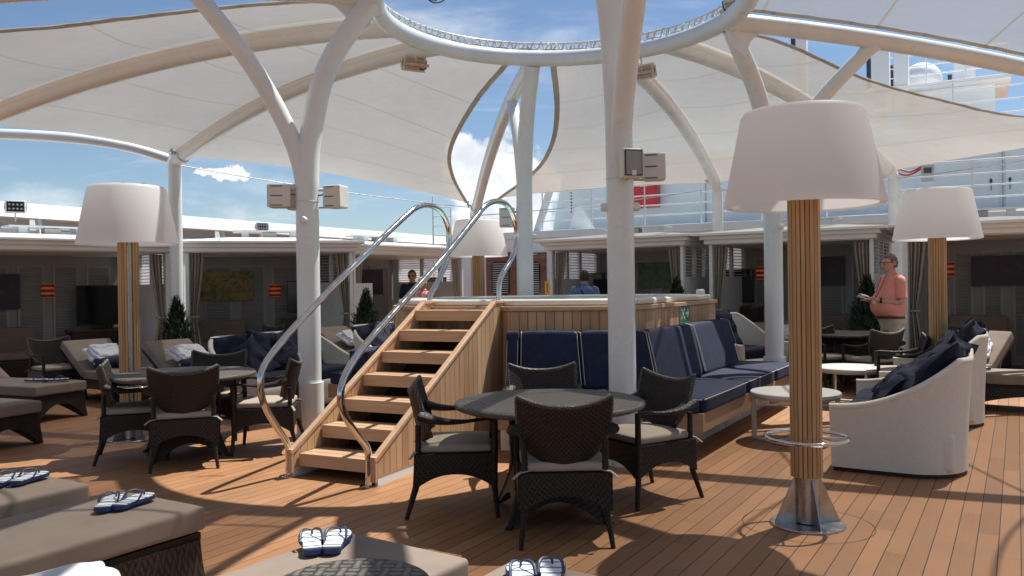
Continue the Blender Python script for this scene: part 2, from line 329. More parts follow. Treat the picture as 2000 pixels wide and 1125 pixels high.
# ------------------------------------------------------------------ mesh tools
class MB:
    def __init__(s): s.v = []; s.f = []; s.uv = {}
    def add(s, vs, fs, uvs=None):
        o = len(s.v); s.v += [tuple(p) for p in vs]
        for i, f in enumerate(fs):
            s.f.append([k+o for k in f])
            if uvs: s.uv[len(s.f)-1] = [uvs[k] for k in f]
        return s
    def box(s, c, d, rz=0, m=None):
        x, y, z = (a/2 for a in d); vs = [Vector((i*x, j*y, k*z)) for k in (-1, 1) for j in (-1, 1) for i in (-1, 1)]
        if m is not None: vs = [m @ p for p in vs]
        elif rz: q = Matrix.Rotation(rz, 3, 'Z'); vs = [q @ p for p in vs]
        c = Vector(c); return s.add([p+c for p in vs], [(0, 2, 3, 1), (4, 5, 7, 6), (0, 1, 5, 4), (2, 6, 7, 3), (0, 4, 6, 2), (1, 3, 7, 5)])
    def bar(s, a, b, w, h, up=(0, 0, 1)):           # a rectangular bar from a to b
        a = Vector(a); b = Vector(b); z = (b-a); L = z.length; z.normalize(); x = z.cross(Vector(up))
        if x.length < 1e-4: x = Vector((1, 0, 0))
        x.normalize(); y = x.cross(z); m = Matrix((x, z, y)).transposed()
        return s.box((a+b)/2, (w, L, h), m=m)
    def tube(s, pts, r, n=12, cap=True, closed=False, flat=1.0):
        pts = [Vector(p) for p in pts]; k = len(pts); rs = r if isinstance(r, (list, tuple)) else [r]*k
        vs = []; uvs = []; prev = None; acc = 0
        for i, p in enumerate(pts):
            if closed: t = (pts[(i+1) % k]-pts[i-1]).normalized()
            else: t = (pts[min(i+1, k-1)]-pts[max(i-1, 0)]).normalized()
            if prev is None:
                a = Vector((0, 0, 1)) if abs(t.z) < .9 else Vector((1, 0, 0)); nrm = t.cross(a).normalized()
            else: nrm = (prev-t*prev.dot(t)).normalized()
            prev = nrm; bn = t.cross(nrm)
            if i: acc += (p-pts[i-1]).length
            for j in range(n):
                th = 2*PI*j/n; vs.append(p+(nrm*math.cos(th)+bn*math.sin(th)*flat)*rs[i]); uvs.append((rs[i]*th, acc))
        fs = []
        for i in range(k if closed else k-1):
            for j in range(n):
                a = i*n+j; b = i*n+(j+1) % n; c = ((i+1) % k)*n+(j+1) % n; d = ((i+1) % k)*n+j; fs.append((a, b, c, d))
        if cap and not closed: fs.append(tuple(range(n))[::-1]); fs.append(tuple((k-1)*n+j for j in range(n)))
        return s.add(vs, fs, uvs)
    def lathe(s, prof, n=32, c=(0, 0, 0), cap=True):
        vs = []; uvs = []; acc = 0
        for i, (r, z) in enumerate(prof):
            if i: acc += math.hypot(r-prof[i-1][0], z-prof[i-1][1])
            for j in range(n):
                th = 2*PI*j/n; vs.append((c[0]+r*math.cos(th), c[1]+r*math.sin(th), c[2]+z)); uvs.append((max(r, .02)*th, acc))
        fs = []
        for i in range(len(prof)-1):
            for j in range(n): fs.append((i*n+j, i*n+(j+1) % n, (i+1)*n+(j+1) % n, (i+1)*n+j))
        if cap:
            fs.append(tuple(range(n))[::-1]); fs.append(tuple((len(prof)-1)*n+j for j in range(n)))
        return s.add(vs, fs, uvs)
    def prism(s, poly, z0, z1):
        n = len(poly); ar = sum(poly[i][0]*poly[(i+1) % n][1]-poly[(i+1) % n][0]*poly[i][1] for i in range(n))
        if ar < 0: poly = poly[::-1]
        vs = [(p[0], p[1], z0) for p in poly]+[(p[0], p[1], z1) for p in poly]
        fs = [tuple(range(n))[::-1], tuple(range(n, 2*n))]+[(i, (i+1) % n, n+(i+1) % n, n+i) for i in range(n)]
        return s.add(vs, fs)
    def sheet(s, fn, nu, nv, th=0., uvf=None):     # fn(u,v) in 0..1 -> point; th = thickness along the normal
        P = [[Vector(fn(i/nu, j/nv)) for i in range(nu+1)] for j in range(nv+1)]
        # metric uv
        U = [[(0, 0)]*(nu+1) for _ in range(nv+1)]
        mid = nv//2; au = [0]
        for i in range(nu): au.append(au[-1]+(P[mid][i+1]-P[mid][i]).length)
        mu = nu//2; av = [0]
        for j in range(nv): av.append(av[-1]+(P[j+1][mu]-P[j][mu]).length)
        for j in range(nv+1):
            for i in range(nu+1): U[j][i] = uvf(i/nu, j/nv) if uvf else (au[i], av[j])
        idx = lambda i, j: j*(nu+1)+i
        flat = [p for row in P for p in row]; uvs = [x for row in U for x in row]
        fs = [(idx(i, j), idx(i+1, j), idx(i+1, j+1), idx(i, j+1)) for j in range(nv) for i in range(nu)]
        if not th: return s.add(flat, fs, uvs)
        nr = [Vector((0, 0, 0)) for _ in flat]
        for f in fs:
            n = (flat[f[2]]-flat[f[0]]).cross(flat[f[3]]-flat[f[1]])
            for k in f: nr[k] += n
        nr = [n.normalized() if n.length else Vector((0, 0, 1)) for n in nr]
        K = len(flat); vs = [p+n*th/2 for p, n in zip(flat, nr)]+[p-n*th/2 for p, n in zip(flat, nr)]
        fb = [tuple(k+K for k in f[::-1]) for f in fs]
        bd = [idx(i, 0) for i in range(nu+1)]+[idx(nu, j) for j in range(1, nv+1)]+[idx(i, nv) for i in range(nu-1, -1, -1)]+[idx(0, j) for j in range(nv-1, 0, -1)]
        sd = [(bd[i], bd[i]+K, bd[(i+1) % len(bd)]+K, bd[(i+1) % len(bd)]) for i in range(len(bd))]
        return s.add(vs, fs+fb+sd, uvs+uvs)
    def rbox(s, c, d, r=.03, seg=3, fn=None, mid=6):       # rounded block (cushions); fn deforms each point
        h = [x/2 for x in d]; r = min([r]+[x*.999 for x in h])
        def samp(H):
            a = [-H+r*(1-math.cos(PI/2*i/seg)) for i in range(seg)]
            m_ = [-(H-r)+2*(H-r)*i/mid for i in range(mid+1)]
            return a+m_+[-x for x in a[::-1]]
        S = [samp(x) for x in h]; c = Vector(c)
        for ax in range(3):
            a, b = (ax+1) % 3, (ax+2) % 3
            for sg in (-1, 1):
                na, nb = len(S[a]), len(S[b]); vs = []; uvs = []
                for j in range(nb):
                    for i in range(na):
                        p = [0, 0, 0]; p[ax] = sg*h[ax]; p[a] = S[a][i]; p[b] = S[b][j]; p = Vector(p)
                        q = Vector([max(-(h[k]-r), min(h[k]-r, p[k])) for k in range(3)]); dd = p-q
                        if dd.length > 1e-9: p = q+dd.normalized()*r
                        uvs.append((p[a], p[b]))
                        if fn: p = Vector(fn(p))
                        vs.append(p+c)
                fs = [(j*na+i, j*na+i+1, (j+1)*na+i+1, (j+1)*na+i) for j in range(nb-1) for i in range(na-1)]
                if sg < 0: fs = [f[::-1] for f in fs]
                s.add(vs, fs, uvs)
        return s
    def sph(s, c, r, n=14, m=10, fn=None):
        r = r if isinstance(r, (list, tuple)) else (r, r, r); vs = [(c[0], c[1], c[2]-r[2])]
        for j in range(1, m):
            ph = -PI/2+PI*j/m
            for i in range(n): vs.append((c[0]+r[0]*math.cos(ph)*math.cos(2*PI*i/n), c[1]+r[1]*math.cos(ph)*math.sin(2*PI*i/n), c[2]+r[2]*math.sin(ph)))
        vs.append((c[0], c[1], c[2]+r[2])); fs = [(0, 1+(i+1) % n, 1+i) for i in range(n)]
        for j in range(m-2):
            for i in range(n): a = 1+j*n; fs.append((a+i, a+(i+1) % n, a+n+(i+1) % n, a+n+i))
        a = 1+(m-2)*n; fs += [(a+i, a+(i+1) % n, len(vs)-1) for i in range(n)]
        if fn: vs = [fn(Vector(p)) for p in vs]
        return s.add(vs, fs)
def obj(name, mb, mat, parent=None, smooth=35, weld=False, bevel=0):
    me = bpy.data.meshes.new(name); me.from_pydata(mb.v, [], mb.f)
    if mb.uv:
        ul = me.uv_layers.new(name='UVMap')
        for p in me.polygons:
            u = mb.uv.get(p.index)
            if u:
                for k, li in enumerate(p.loop_indices): ul.data[li].uv = u[k]
    me.materials.append(M[mat] if isinstance(mat, str) else mat)
    if smooth:
        me.polygons.foreach_set('use_smooth', [True]*len(me.polygons)); me.set_sharp_from_angle(angle=R(smooth))
    o = bpy.data.objects.new(name, me); C.objects.link(o)
    if parent: o.parent = parent
    if weld:
        w = o.modifiers.new('weld', 'WELD'); w.merge_threshold = .0004
    if bevel:
        b = o.modifiers.new('bevel', 'BEVEL'); b.width = bevel; b.segments = 2; b.limit_method = 'ANGLE'; b.angle_limit = R(40)
    me.validate()
    return o
def tag(o, label, cat, group=None):
    o['label'] = label; o['category'] = cat
    if group: o['group'] = group
    return o
def struct(o): o['kind'] = 'structure'; return o
def thing(name, label, cat, loc=(0, 0, 0), rz=0, group=None):
    o = bpy.data.objects.new(name, None); C.objects.link(o); o.empty_display_size = .2; o.location = loc; o.rotation_euler = (0, 0, rz)
    return tag(o, label, cat, group)
KIDS = {}
def kids(o): return [c for c in bpy.data.objects if c.parent == o]
def dup(root, loc, rz=0, label=None, group=None, scale=None):
    def rec(o, par):
        c = o.copy(); C.objects.link(c); c.parent = par
        for k in kids(o): rec(k, c)
        return c
    r = rec(root, None); r.location = loc; r.rotation_euler = (0, 0, rz)
    if scale: r.scale = scale if isinstance(scale, tuple) else (scale,)*3
    if label: r['label'] = label
    if group: r['group'] = group
    return r
def placed(first):
    st = {'n': 0}
    def f(loc, rz, label, group=None, scale=None):
        if st['n'] == 0:
            st['n'] = 1; first.location = loc; first.rotation_euler = (0, 0, rz); first['label'] = label
            if group: first['group'] = group
            if scale: first.scale = scale if isinstance(scale, tuple) else (scale,)*3
            return first
        return dup(first, loc, rz, label, group, scale)
    return f
def face(dx, dy): return math.atan2(-dx, dy)         # rotation that turns local +y to (dx,dy)
def bez(P, n=16):                                     # Catmull-Rom through points
    P = [Vector(p) for p in P]; out = []
    for i in range(len(P)-1):
        p0 = P[i-1] if i else P[0]*2-P[1]; p1 = P[i]; p2 = P[i+1]; p3 = P[i+2] if i+2 < len(P) else P[-1]*2-P[-2]
        for k in range(n):
            t = k/n; out.append(.5*((2*p1)+(p2-p0)*t+(2*p0-5*p1+4*p2-p3)*t*t+(3*p1-p0-3*p2+p3)*t**3))
    out.append(P[-1]); return out
def arch_skirt(mb, top, bot, z0, z1, rise, n=12, th=.02, leg=.10):
    """four woven side panels; top/bot = half sizes (x,y) at z1 / z0, lower edge arched between the corners"""
    for k in range(4):
        def fn(u, v, k=k):
            t = 2*u-1; a = max(0., 1-abs(t)/(1-leg)); ar = rise*(1-(1-a)**2.2) if a > 0 else 0
            zb = z0+ar; z = zb+(z1-zb)*v; f = (z1-z)/(z1-z0); hx = top[0]+(bot[0]-top[0])*f**1.5; hy = top[1]+(bot[1]-top[1])*f**1.5
            x, y = ((t*hx, -hy), (hx, t*hy), (-t*hx, hy), (-hx, -t*hy))[k]; return (x, y, z)
        mb.sheet(fn, n*2, 5, th)
    return mb
# ------------------------------------------------------------------ setting
b_ = MB(); b_.box((0, 10, -.15), (70, 90, .3)); struct(obj('deck', b_, 'deck', smooth=0))
b_ = MB(); b_.sheet(lambda u, v: (-9000+18000*u, -9000+18000*v, -24), 8, 8); struct(obj('sea', b_, 'sea'))
LD = Vector((.485, .875, 0)).normalized(); TD = Vector((LD.y, -LD.x, 0))     # ship's long and cross axes
# ------------------------------------------------------------------ canopy frame
RC = Vector((.57, 8.98, 0)); RR = 2.0; RZ = 4.50
frame = thing('canopy_frame', 'white steel canopy frame with branching columns, arched beams and open ring', 'canopy frame', (RC.x, RC.y, 0))
fo = Vector((RC.x, RC.y, 0))
def fpart(name, mb, mat='white_paint', parent=None):
    mb.v = [(x-fo.x, y-fo.y, z) for x, y, z in mb.v]; return obj(name, mb, mat, parent or frame, smooth=50)
ringpts = [RC+Vector((RR*math.cos(2*PI*i/96), RR*math.sin(2*PI*i/96), RZ)) for i in range(96)]
b_ = MB(); b_.tube(ringpts, .105, 20, closed=True); ring = fpart('ring', b_)
b_ = MB(); b_.tube([RC+Vector(((RR+.02)*math.cos(2*PI*i/96), (RR+.02)*math.sin(2*PI*i/96), RZ+.20)) for i in range(96)], .017, 8, closed=True)
for i in range(48):
    a = 2*PI*i/48; c, s_ = math.cos(a), math.sin(a); b_.tube([RC+Vector((RR*c, RR*s_, RZ+.09)), RC+Vector(((RR+.02)*c, (RR+.02)*s_, RZ+.20))], .008, 6)
fpart('lacing_rail', b_, 'white_paint', None)
b_ = MB(); pts = []; random.seed(3)
for i in range(720):
    a = 2*PI*i/720; k = i % 6; ph = k/6*2*PI
    r_ = RR+.02+.035*math.cos(ph)+random.uniform(-.006, .006); z = RZ+.165+.045*math.sin(ph)+.01*math.sin(i*.07)
    pts.append(RC+Vector((r_*math.cos(a), r_*math.sin(a), z)))
b_.tube(pts, .011, 5, closed=True); fpart('lacing_rope', b_, 'rope')
b_ = MB(); pts = [RC+Vector(((RR+.06)*math.cos(a), (RR+.06)*math.sin(a), RZ+.125+.012*math.sin(a*37))) for a in [2*PI*i/160 for i in range(160)]]
b_.tube(pts, .034, 7, closed=True, flat=.55); fpart('gathered_cloth_edge', b_, 'rope')
def ringp(ang, dz=0, r=RR): return RC+Vector((r*math.cos(R(ang)), r*math.sin(R(ang)), RZ+dz))
ANG = {'A': 193, 'B': 275, 'C': 14, 'D': 97}
COL = {'A': gz(607, 853), 'B': gz(1218, 906), 'C': gz(1514, 782), 'D': gz(1029, 765)}
COL['A'].z = COL['B'].z = COL['C'].z = COL['D'].z = 0
POLE = {'E': (at(341, 318, 14.2), 3.70), 'R1': (at(1401, 368, 18), 3.55), 'R2': (at(1746, 340, 16), 3.50), 'F': (at(928, 430, 17.8), 3.05),
        'G': (RC+Vector((-8.25, 2.5, 0)), 3.75), 'AP': (RC+Vector((-8.7, -1.9, 0)), 3.6), 'CP': (RC+Vector((9.2, 2.15, 0)), 3.55),
        'BP': (RC+Vector((1.15, -8.9, 0)), 3.6), 'Q1': (RC+Vector((8.4, -3.6, 0)), 3.6), 'Q2': (RC+Vector((5.7, -7.2, 0)), 3.6), 'Q3': (RC+Vector((-2.9, -8.9, 0)), 3.6), 'Q4': (RC+Vector((-6.9, -6.2, 0)), 3.6)}
BEAM = {'E': 137, 'G': 163, 'F': 97, 'R1': 66, 'R2': 45, 'CP': 14, 'AP': 193, 'BP': 275, 'Q1': 337, 'Q2': 308, 'Q3': 250, 'Q4': 222}
ARCH = {'CP': (-.25, -.6), 'F': (-.05, None)}
def beamf(k, lift=0.):
    p0 = ringp(BEAM[k], -.02); p1, z1 = POLE[k]
    a = ARCH.get(k, (.33, None))[0]; b = z1-RZ-a
    return lambda s: Vector((p0.x+(p1.x-p0.x)*s, p0.y+(p1.y-p0.y)*s, RZ-.02+a*s+b*s*s+lift))
beams = {}
for k in BEAM:
    f = beamf(k); b_ = MB(); b_.tube([f(i/24) for i in range(25)], .098 if k not in ('CP', 'AP', 'F', 'BP') else .105, 16)
    bo = fpart('beam', b_)
    p, z = POLE[k]; b_ = MB(); b_.tube([(p.x, p.y, 0), (p.x, p.y, z+.02)], .112, 18); b_.tube([(p.x, p.y, z-.03), (p.x, p.y, z+.10)], [.112, .05], 18)
    fpart('pole', b_)
    q = f(.965); b_ = MB(); b_.tube([f(.955), f(.972)], .122, 18); cl = fpart('clamp', b_, 'white_steel')
    d_ = (f(.97)-f(.95)).normalized(); s_ = Vector((-d_.y, d_.x, 0)).normalized(); b_ = MB(); b_.bar(q+s_*.10+Vector((0, 0, .05)), q+s_*.20+Vector((0, 0, .09)), .05, .04); b_.tube([q+s_*.17+Vector((0, 0, .02)), q+s_*.17+Vector((0, 0, .16))], .016, 8); fpart('shackle', b_, 'steel', cl)
def column(k):
    c = COL[k]; ang = ANG[k]; rp = ringp(ang, -.10); sp = 2.44
    b_ = MB(); b_.tube([(c.x, c.y, 0), (c.x, c.y, .55)], .136, 24); b_.tube([(c.x, c.y, .50), (c.x, c.y, sp+.15)], .114, 24)
    b_.lathe([(.145, 0), (.145, .02), (.137, .03)], 24, (c.x, c.y, 0))
    d = (rp-c); d.z = 0
    P = bez([(c.x, c.y, sp+.0), (c.x+d.x*.06, c.y+d.y*.06, sp+.58), (c.x+d.x*.32, c.y+d.y*.32, sp+1.30), (c.x+d.x*.92, c.y+d.y*.92, rp.z+.02)], 8)
    n = len(P); b_.tube(P, [.114-.010*i/n for i in range(n)], 22)
    co = fpart('column', b_)
    bk = {'A': 'AP', 'B': 'BP', 'C': 'CP', 'D': 'F'}[k]; f = beamf(bk); q = f(.26 if k != 'C' else .26)
    d = q-c
    P = bez([(c.x, c.y, sp-.12), (c.x+d.x*.10, c.y+d.y*.10, sp+.46), (c.x+d.x*.42, c.y+d.y*.42, sp+1.18), (q.x-d.x*.12, q.y-d.y*.12, q.z-.16), (q.x, q.y, q.z-.04)], 8)
    b_ = MB(); b_.tube(P, [.088]*len(P), 18); fpart('arm', b_, parent=co)
    # gusset plate with its eye where the column head meets beam and ring
    o_ = Vector((math.cos(R(ang)), math.sin(R(ang)), 0)); b_ = MB()
    pl = [(.0, .02), (.62, -.06), (.40, -.13), (.28, -.24), (.22, -.42), (.05, -.30), (-.02, -.12)]
    sd = Vector((-o_.y, o_.x, 0))*.012; base = ringp(ang, 0)
    v1 = [base+o_*x+Vector((0, 0, y))+sd for x, y in pl]; v2 = [p-sd*2 for p in v1]; n = len(pl)
    b_.add(v1+v2, [tuple(range(n)), tuple(range(2*n-1, n-1, -1))]+[(i, n+i, n+(i+1) % n, (i+1) % n) for i in range(n)])
    fpart('gusset_plate', b_, parent=co)
    b_ = MB(); b_.tube([(c.x+.1145*math.cos(2*PI*i/32), c.y+.1145*math.sin(2*PI*i/32), 2.36) for i in range(32)], .0035, 6, closed=True); fpart('weld_seam', b_, 'weld', co)
    for i in range(8):
        a = 2*PI*i/8; b_ = MB(); b_.lathe([(.011, .03), (.011, .042), (.006, .046)], 6, (c.x+.141*math.cos(a), c.y+.141*math.sin(a), -.012)); fpart('bolt', b_, 'steel', co)
    # round cover caps on the shaft
    b_ = MB(); ph = {'A': [-1.62], 'B': [PI, 0], 'C': [-1.1], 'D': [0.0]}[k]
    for t in ph:
        a = Vector((math.cos(t), math.sin(t), 0)); p = Vector((c.x, c.y, 2.17 if k != 'B' else 2.13))
        b_.tube([p+a*.10, p+a*.150, p+a*.162], [.036, .036, .026], 16)
    fpart('cover_cap', b_, parent=co)
    return co
for k in COL: column(k)
# edge tube between two outer poles at the left, and thin wires between the outer poles
b_ = MB(); P = [at(-160, 262, 12.2), at(0, 262, 12.7), at(150, 271, 13.2), at(250, 287, 13.7), at(325, 309, 14.15)]; b_.tube(bez(P, 8), .085, 16); fpart('edge_tube', b_)
def wire(a, b, sag=.06, r=.009):
    a = Vector(a); b = Vector(b); w = MB(); w.tube([a.lerp(b, i/12)-Vector((0, 0, sag*4*(i/12)*(1-i/12))) for i in range(13)], r, 6); return w
ptop = lambda k, dz=0: Vector((POLE[k][0].x, POLE[k][0].y, POLE[k][1]+dz))
for a, b in (('E', 'F'), ('F', 'R1'), ('R1', 'R2'), ('R2', 'CP')):
    fpart('wire', wire(ptop(a, -.05), ptop(b, .0 if b != 'F' else .12)), 'steel')
# ------------------------------------------------------------------ sails
def poly3(pts): 
    P = bez(pts, 10); L = [0]
    for i in range(len(P)-1): L.append(L[-1]+(P[i+1]-P[i]).length)
    def f(s):
        x = max(0, min(1, s))*L[-1]
        for i in range(len(P)-1):
            if x <= L[i+1]+1e-9: return P[i].lerp(P[i+1], (x-L[i])/max(1e-9, L[i+1]-L[i]))
        return P[-1]
    return f
LIFT = .125
def sail(label, ribs, scal, sag, k0):
    mt_ = 'sail' if k0 < 2 else 'sail_more_sun'
    root = thing('shade_sail', label, 'shade sail', (0, 0, 0), 0, 'cream shade sails stretched over the canopy frame')
    b_ = MB()
    for i in range(len(ribs)-1):
        A, B = ribs[i][0], ribs[i+1][0]; sc_, sg = scal[i], sag[i]
        def fn(u, v):
            e = 4*u*(1-u); s = v*(1-sc_*e); s = .0+s
            p = A(s).lerp(B(s), u); p.z -= sg*e*math.sin(PI*min(1, v*.97+.03)); 
            p += Vector((0, 0, .012*noise.noise(p*1.3)))
            return p
        b_.sheet(fn, 18, 34, 0, lambda u, v: (u, v*5+.25))
    obj('cloth', b_, mt_, root, smooth=60, weld=True)
    for f, kind in ribs:
        if kind == 'beam':
            b_ = MB(); b_.tube([f(.04+.94*i/24)-Vector((0, 0, .055)) for i in range(25)], .108, 14, flat=.95); obj('sleeve', b_, 'sleeve', root, smooth=60)
        else:
            b_ = MB()
            P = [f(i/40) for i in range(41)]
            def hem(u, v, P=P):
                p = P[int(round(v*40))]; m_ = ribs[1][0](v) if f is ribs[0][0] else ribs[-2][0](v); d = (m_-p); d.normalize()
                return p+d*(.085*u)+Vector((0, 0, -.012-.004*math.sin(v*90)))
            b_.sheet(hem, 1, 40, .008); obj('hem', b_, 'sail', root)
    return root
bl = lambda k: beamf(k, LIFT)
# free edges
eD_l = poly3([ringp(103, .05, 2.0), at(932, 200, 12.4), at(884, 290, 14.2), at(888, 345, 16.0), at(915, 396, 17.5)])
eD_r = poly3([ringp(91, .05, 2.0), at(1083, 215, 13.0), at(1072, 285, 15.2), at(1040, 335, 16.6), at(970, 388, 17.5)])
eA_u = poly3([ringp(187, .07, 2.0), at(490, 6, 8.9), at(250, 31, 9.0), at(0, 57, 9.0), POLE['AP'][0]+Vector((0, .3, 3.75))])
eC_l = poly3([ringp(21, .02, 2.0), at(1535, 82, 10.3), at(1700, 155, 11.2), at(1860, 198, 11.9), at(2000, 226, 12.2), POLE['CP'][0]+Vector((-.2, .5, 3.6))])
cb = beamf('CP')
side = Vector((math.sin(R(14)), -math.cos(R(14)), 0))
eC_r = lambda s: cb(s)+side*.13+Vector((0, 0, .10))
bb = beamf('BP'); eB_r = lambda s: bb(s)+Vector((.16+.5*math.sin(PI*s), 0, .1)); eB_l = lambda s: bb(s)+Vector((-.16-.9*math.sin(PI*s), 0, .1))
ab = beamf('AP'); eA_l = lambda s: ab(s)+Vector((0, -.2-.6*math.sin(PI*s), .1))
sail('cream shade sail left of the almond-shaped sky gap, over two arched beams', [(eA_u, 'edge'), (bl('G'), 'beam'), (bl('E'), 'beam'), (eD_l, 'edge')], [.0, .035, .05], [.10, .16, .05], 0)
sail('cream shade sail right of the almond-shaped sky gap, behind the large lamp', [(eD_r, 'edge'), (bl('R1'), 'beam'), (bl('R2'), 'beam'), (eC_l, 'edge')], [.03, .05, .02], [.10, .16, .08], 1)
sail('near cream shade sail laced along the white beam in the upper right corner', [(eC_r, 'edge'), (bl('Q1'), 'beam'), (bl('Q2'), 'beam'), (eB_r, 'edge')], [.03, .05, .03], [.05, .2, .08], 2)
sail('near cream shade sail spread over the foreground loungers at the left', [(eB_l, 'edge'), (bl('Q3'), 'beam'), (bl('Q4'), 'beam'), (eA_l, 'edge')], [.03, .05, .03], [.08, .2, .08], 3)
# ------------------------------------------------------------------ stair
SD = Vector((.438, .899, 0)).normalized(); ST = Vector((SD.y, -SD.x, 0))
P0 = gz(577, 884, .18); P0.z = 0
stair = thing('wooden_stair', 'teak stair of seven open treads climbing to the hot tub', 'stair', P0, math.atan2(ST.y, ST.x))
RISE = .18; RUN = .288; SW = .84
for k in range(7):
    b_ = MB(); b_.box((SW/2, .135+RUN*k, RISE*(k+1)-.05), (SW-.09, .29, .10)); 
    for j in (.33, .66): b_.box((SW/2, RUN*k-.010+.29*j, RISE*(k+1)+.0012), (SW-.092, .004, .0024))
    obj('tread', b_, 'teak_x', stair, bevel=.006)
b_ = MB(); b_.bar((SW/2, .62, .14), (SW/2, 2.16, 1.10), SW-.1, .03); obj('gap_shade_board', b_, 'dark_wood', stair)  # dark sheet added behind the open treads, standing in for riser-gap shade
for lat, nm in ((.02, 'left'), (SW-.02, 'right')):
    b_ = MB(); s = -.06
    slope = (1.32-.20)/(1.98); topz = lambda s: min(1.335, .24+slope*(s+.02))
    while s < 2.12:
        e = min(s+.084, 2.14); z0 = .075
        vs = [(lat-.017, s, z0), (lat+.017, s, z0), (lat+.017, e-.005, z0), (lat-.017, e-.005, z0), (lat-.017, s, topz(s)-.02), (lat+.017, s, topz(s)-.02), (lat+.017, e-.005, topz(e)-.02), (lat-.017, e-.005, topz(e)-.02)]
        b_.add(vs, [(3, 2, 1, 0), (4, 5, 6, 7), (0, 1, 5, 4), (1, 2, 6, 5), (2, 3, 7, 6), (3, 0, 4, 7)]); s = e
    st_ = obj('side_panel', b_, 'teak_v', stair, smooth=0)
    b_ = MB(); b_.bar((lat, -.10, topz(-.10)-.005), (lat, 1.915, topz(1.915)-.002), .052, .032); b_.box((lat, 2.03, 1.335), (.052, .235, .030)); b_.box((lat, -.085, .13), (.048, .03, .19))
    obj('cap_board', b_, 'teak_x', st_, bevel=.004)
    b_ = MB(); b_.box((lat, 1.03, .037), (.024, 2.16, .074)); obj('kick_strip', b_, 'white_paint', st_)
# handrails (one bent chrome tube each, in a vertical plane along the stair)
def rail(base, pix, label, side_):
    P = [onplane(x, y, base, SD) for x, y in pix]; P[0].z = 0
    o = thing('handrail', label, 'handrail', base, 0, 'chrome handrails of the hot tub stair')
    b_ = MB(); b_.tube([p-base for p in bez(P, 9)], .027, 18); obj('bent_tube', b_, 'chrome', o, smooth=60)
    b_ = MB(); b_.lathe([(.075, 0), (.075, .006), (.05, .012), (.030, .016)], 24); obj('foot_flange', b_, 'chrome', o)
    e = P[-1]-base; b_ = MB(); b_.lathe([(.06, 0), (.06, .006), (.030, .016)], 24, (e.x, e.y, e.z)); obj('foot_flange', b_, 'chrome', o)
bR = gz(722, 950); bL = gz(564, 930)
rail(bR, [(720, 950), (720, 905), (717, 876), (700, 852), (678, 820), (666, 785), (668, 752), (686, 712), (730, 655), (860, 510), (925, 430), (948, 402), (970, 393), (992, 402), (1006, 434), (1009, 470), (1000, 505), (985, 530), (976, 552), (974, 592)], 'right curved chrome handrail, at the near planked side of the stair', 1)
rail(bL, [(564, 930), (564, 880), (558, 860), (538, 830), (518, 795), (509, 760), (513, 722), (540, 680), (600, 612), (700, 510), (790, 424), (815, 405), (838, 401), (860, 412), (874, 440), (877, 470), (872, 510), (855, 550), (841, 575), (839, 600)], 'left curved chrome handrail, on the far side of the stair', 0)
# ------------------------------------------------------------------ hot tub
V = [(-.02, 7.97), (1.16, 7.78), (2.45, 9.95), (2.15, 10.95), (1.05, 11.35), (-.5, 11.25), (-1.35, 10.35), (-1.32, 9.25)]
a_ = P0+SD*2.05; b2 = P0+ST*(SW+.0)+SD*2.05; V += [(a_.x, a_.y), (b2.x, b2.y)]
V = [Vector((x, y, 0)) for x, y in V]; TC = Vector((.5, 9.5, 0))
tub = thing('hot_tub', 'raised hot tub clad in upright teak planks with a cream rim', 'hot tub', TC)
def inset(poly, d):
    n = len(poly); out = []
    for i in range(n):
        a, b, c = poly[i-1], poly[i], poly[(i+1) % n]; d1 = (b-a).normalized(); d2 = (c-b).normalized()
        n1 = Vector((-d1.y, d1.x, 0)); n2 = Vector((-d2.y, d2.x, 0)); out.append(b+(n1+n2)*(d/(1+n1.dot(n2))))
    return out
L_ = [v-TC for v in V]
b_ = MB()
for i in range(len(L_)):
    a, c = L_[i], L_[(i+1) % len(L_)]; n = max(1, round((c-a).length/.086)); d = (c-a)/n; dr = d.normalized(); nr = Vector((dr.y, -dr.x, 0))
    for k in range(n):
        p = a+d*(k+.5)-nr*.012; b_.box((p.x, p.y, .62), (d.length-.006, .024, 1.24), math.atan2(dr.y, dr.x))
obj('plank_cladding', b_, 'teak_v', tub, smooth=0)
b_ = MB(); b_.prism([tuple(p) for p in inset(L_, .03)], .0, 1.20); obj('core', b_, 'caulk', tub, smooth=0)
def ringprism(mb, outer, inner, z0, z1):
    n = len(outer); vs = [(p.x, p.y, z) for z in (z0, z1) for p in outer]+[(p.x, p.y, z) for z in (z0, z1) for p in inner]
    fs = []
    for i in range(n):
        j = (i+1) % n; fs += [(i, j, n+j, n+i), (2*n+j, 2*n+i, 3*n+i, 3*n+j), (n+i, n+j, 3*n+j, 3*n+i), (j, i, 2*n+i, 2*n+j)]
    return mb.add(vs, fs)
b_ = MB(); ringprism(b_, inset(L_, -.022), inset(L_, .10), 1.243, 1.287); obj('top_board', b_, 'teak_x', tub, bevel=.006)
b_ = MB(); ringprism(b_, inset(L_, .045), inset(L_, .34), 1.289, 1.352); rim = obj('rim', b_, 'cream_shell', tub, bevel=.02)
ip = inset(L_, .345); b_ = MB(); b_.prism([tuple(p) for p in ip], 1.21, 1.322); obj('water', b_, 'tub_water', tub, smooth=0)
for k in (2,):
    p = inset(L_, .16)[k]; b_ = MB(); b_.lathe([(.05, 1.353), (.055, 1.37), (.052, 1.40), (.035, 1.415)], 18, (p.x, p.y, 0)); obj('valve_cap', b_, 'cream_shell', tub)
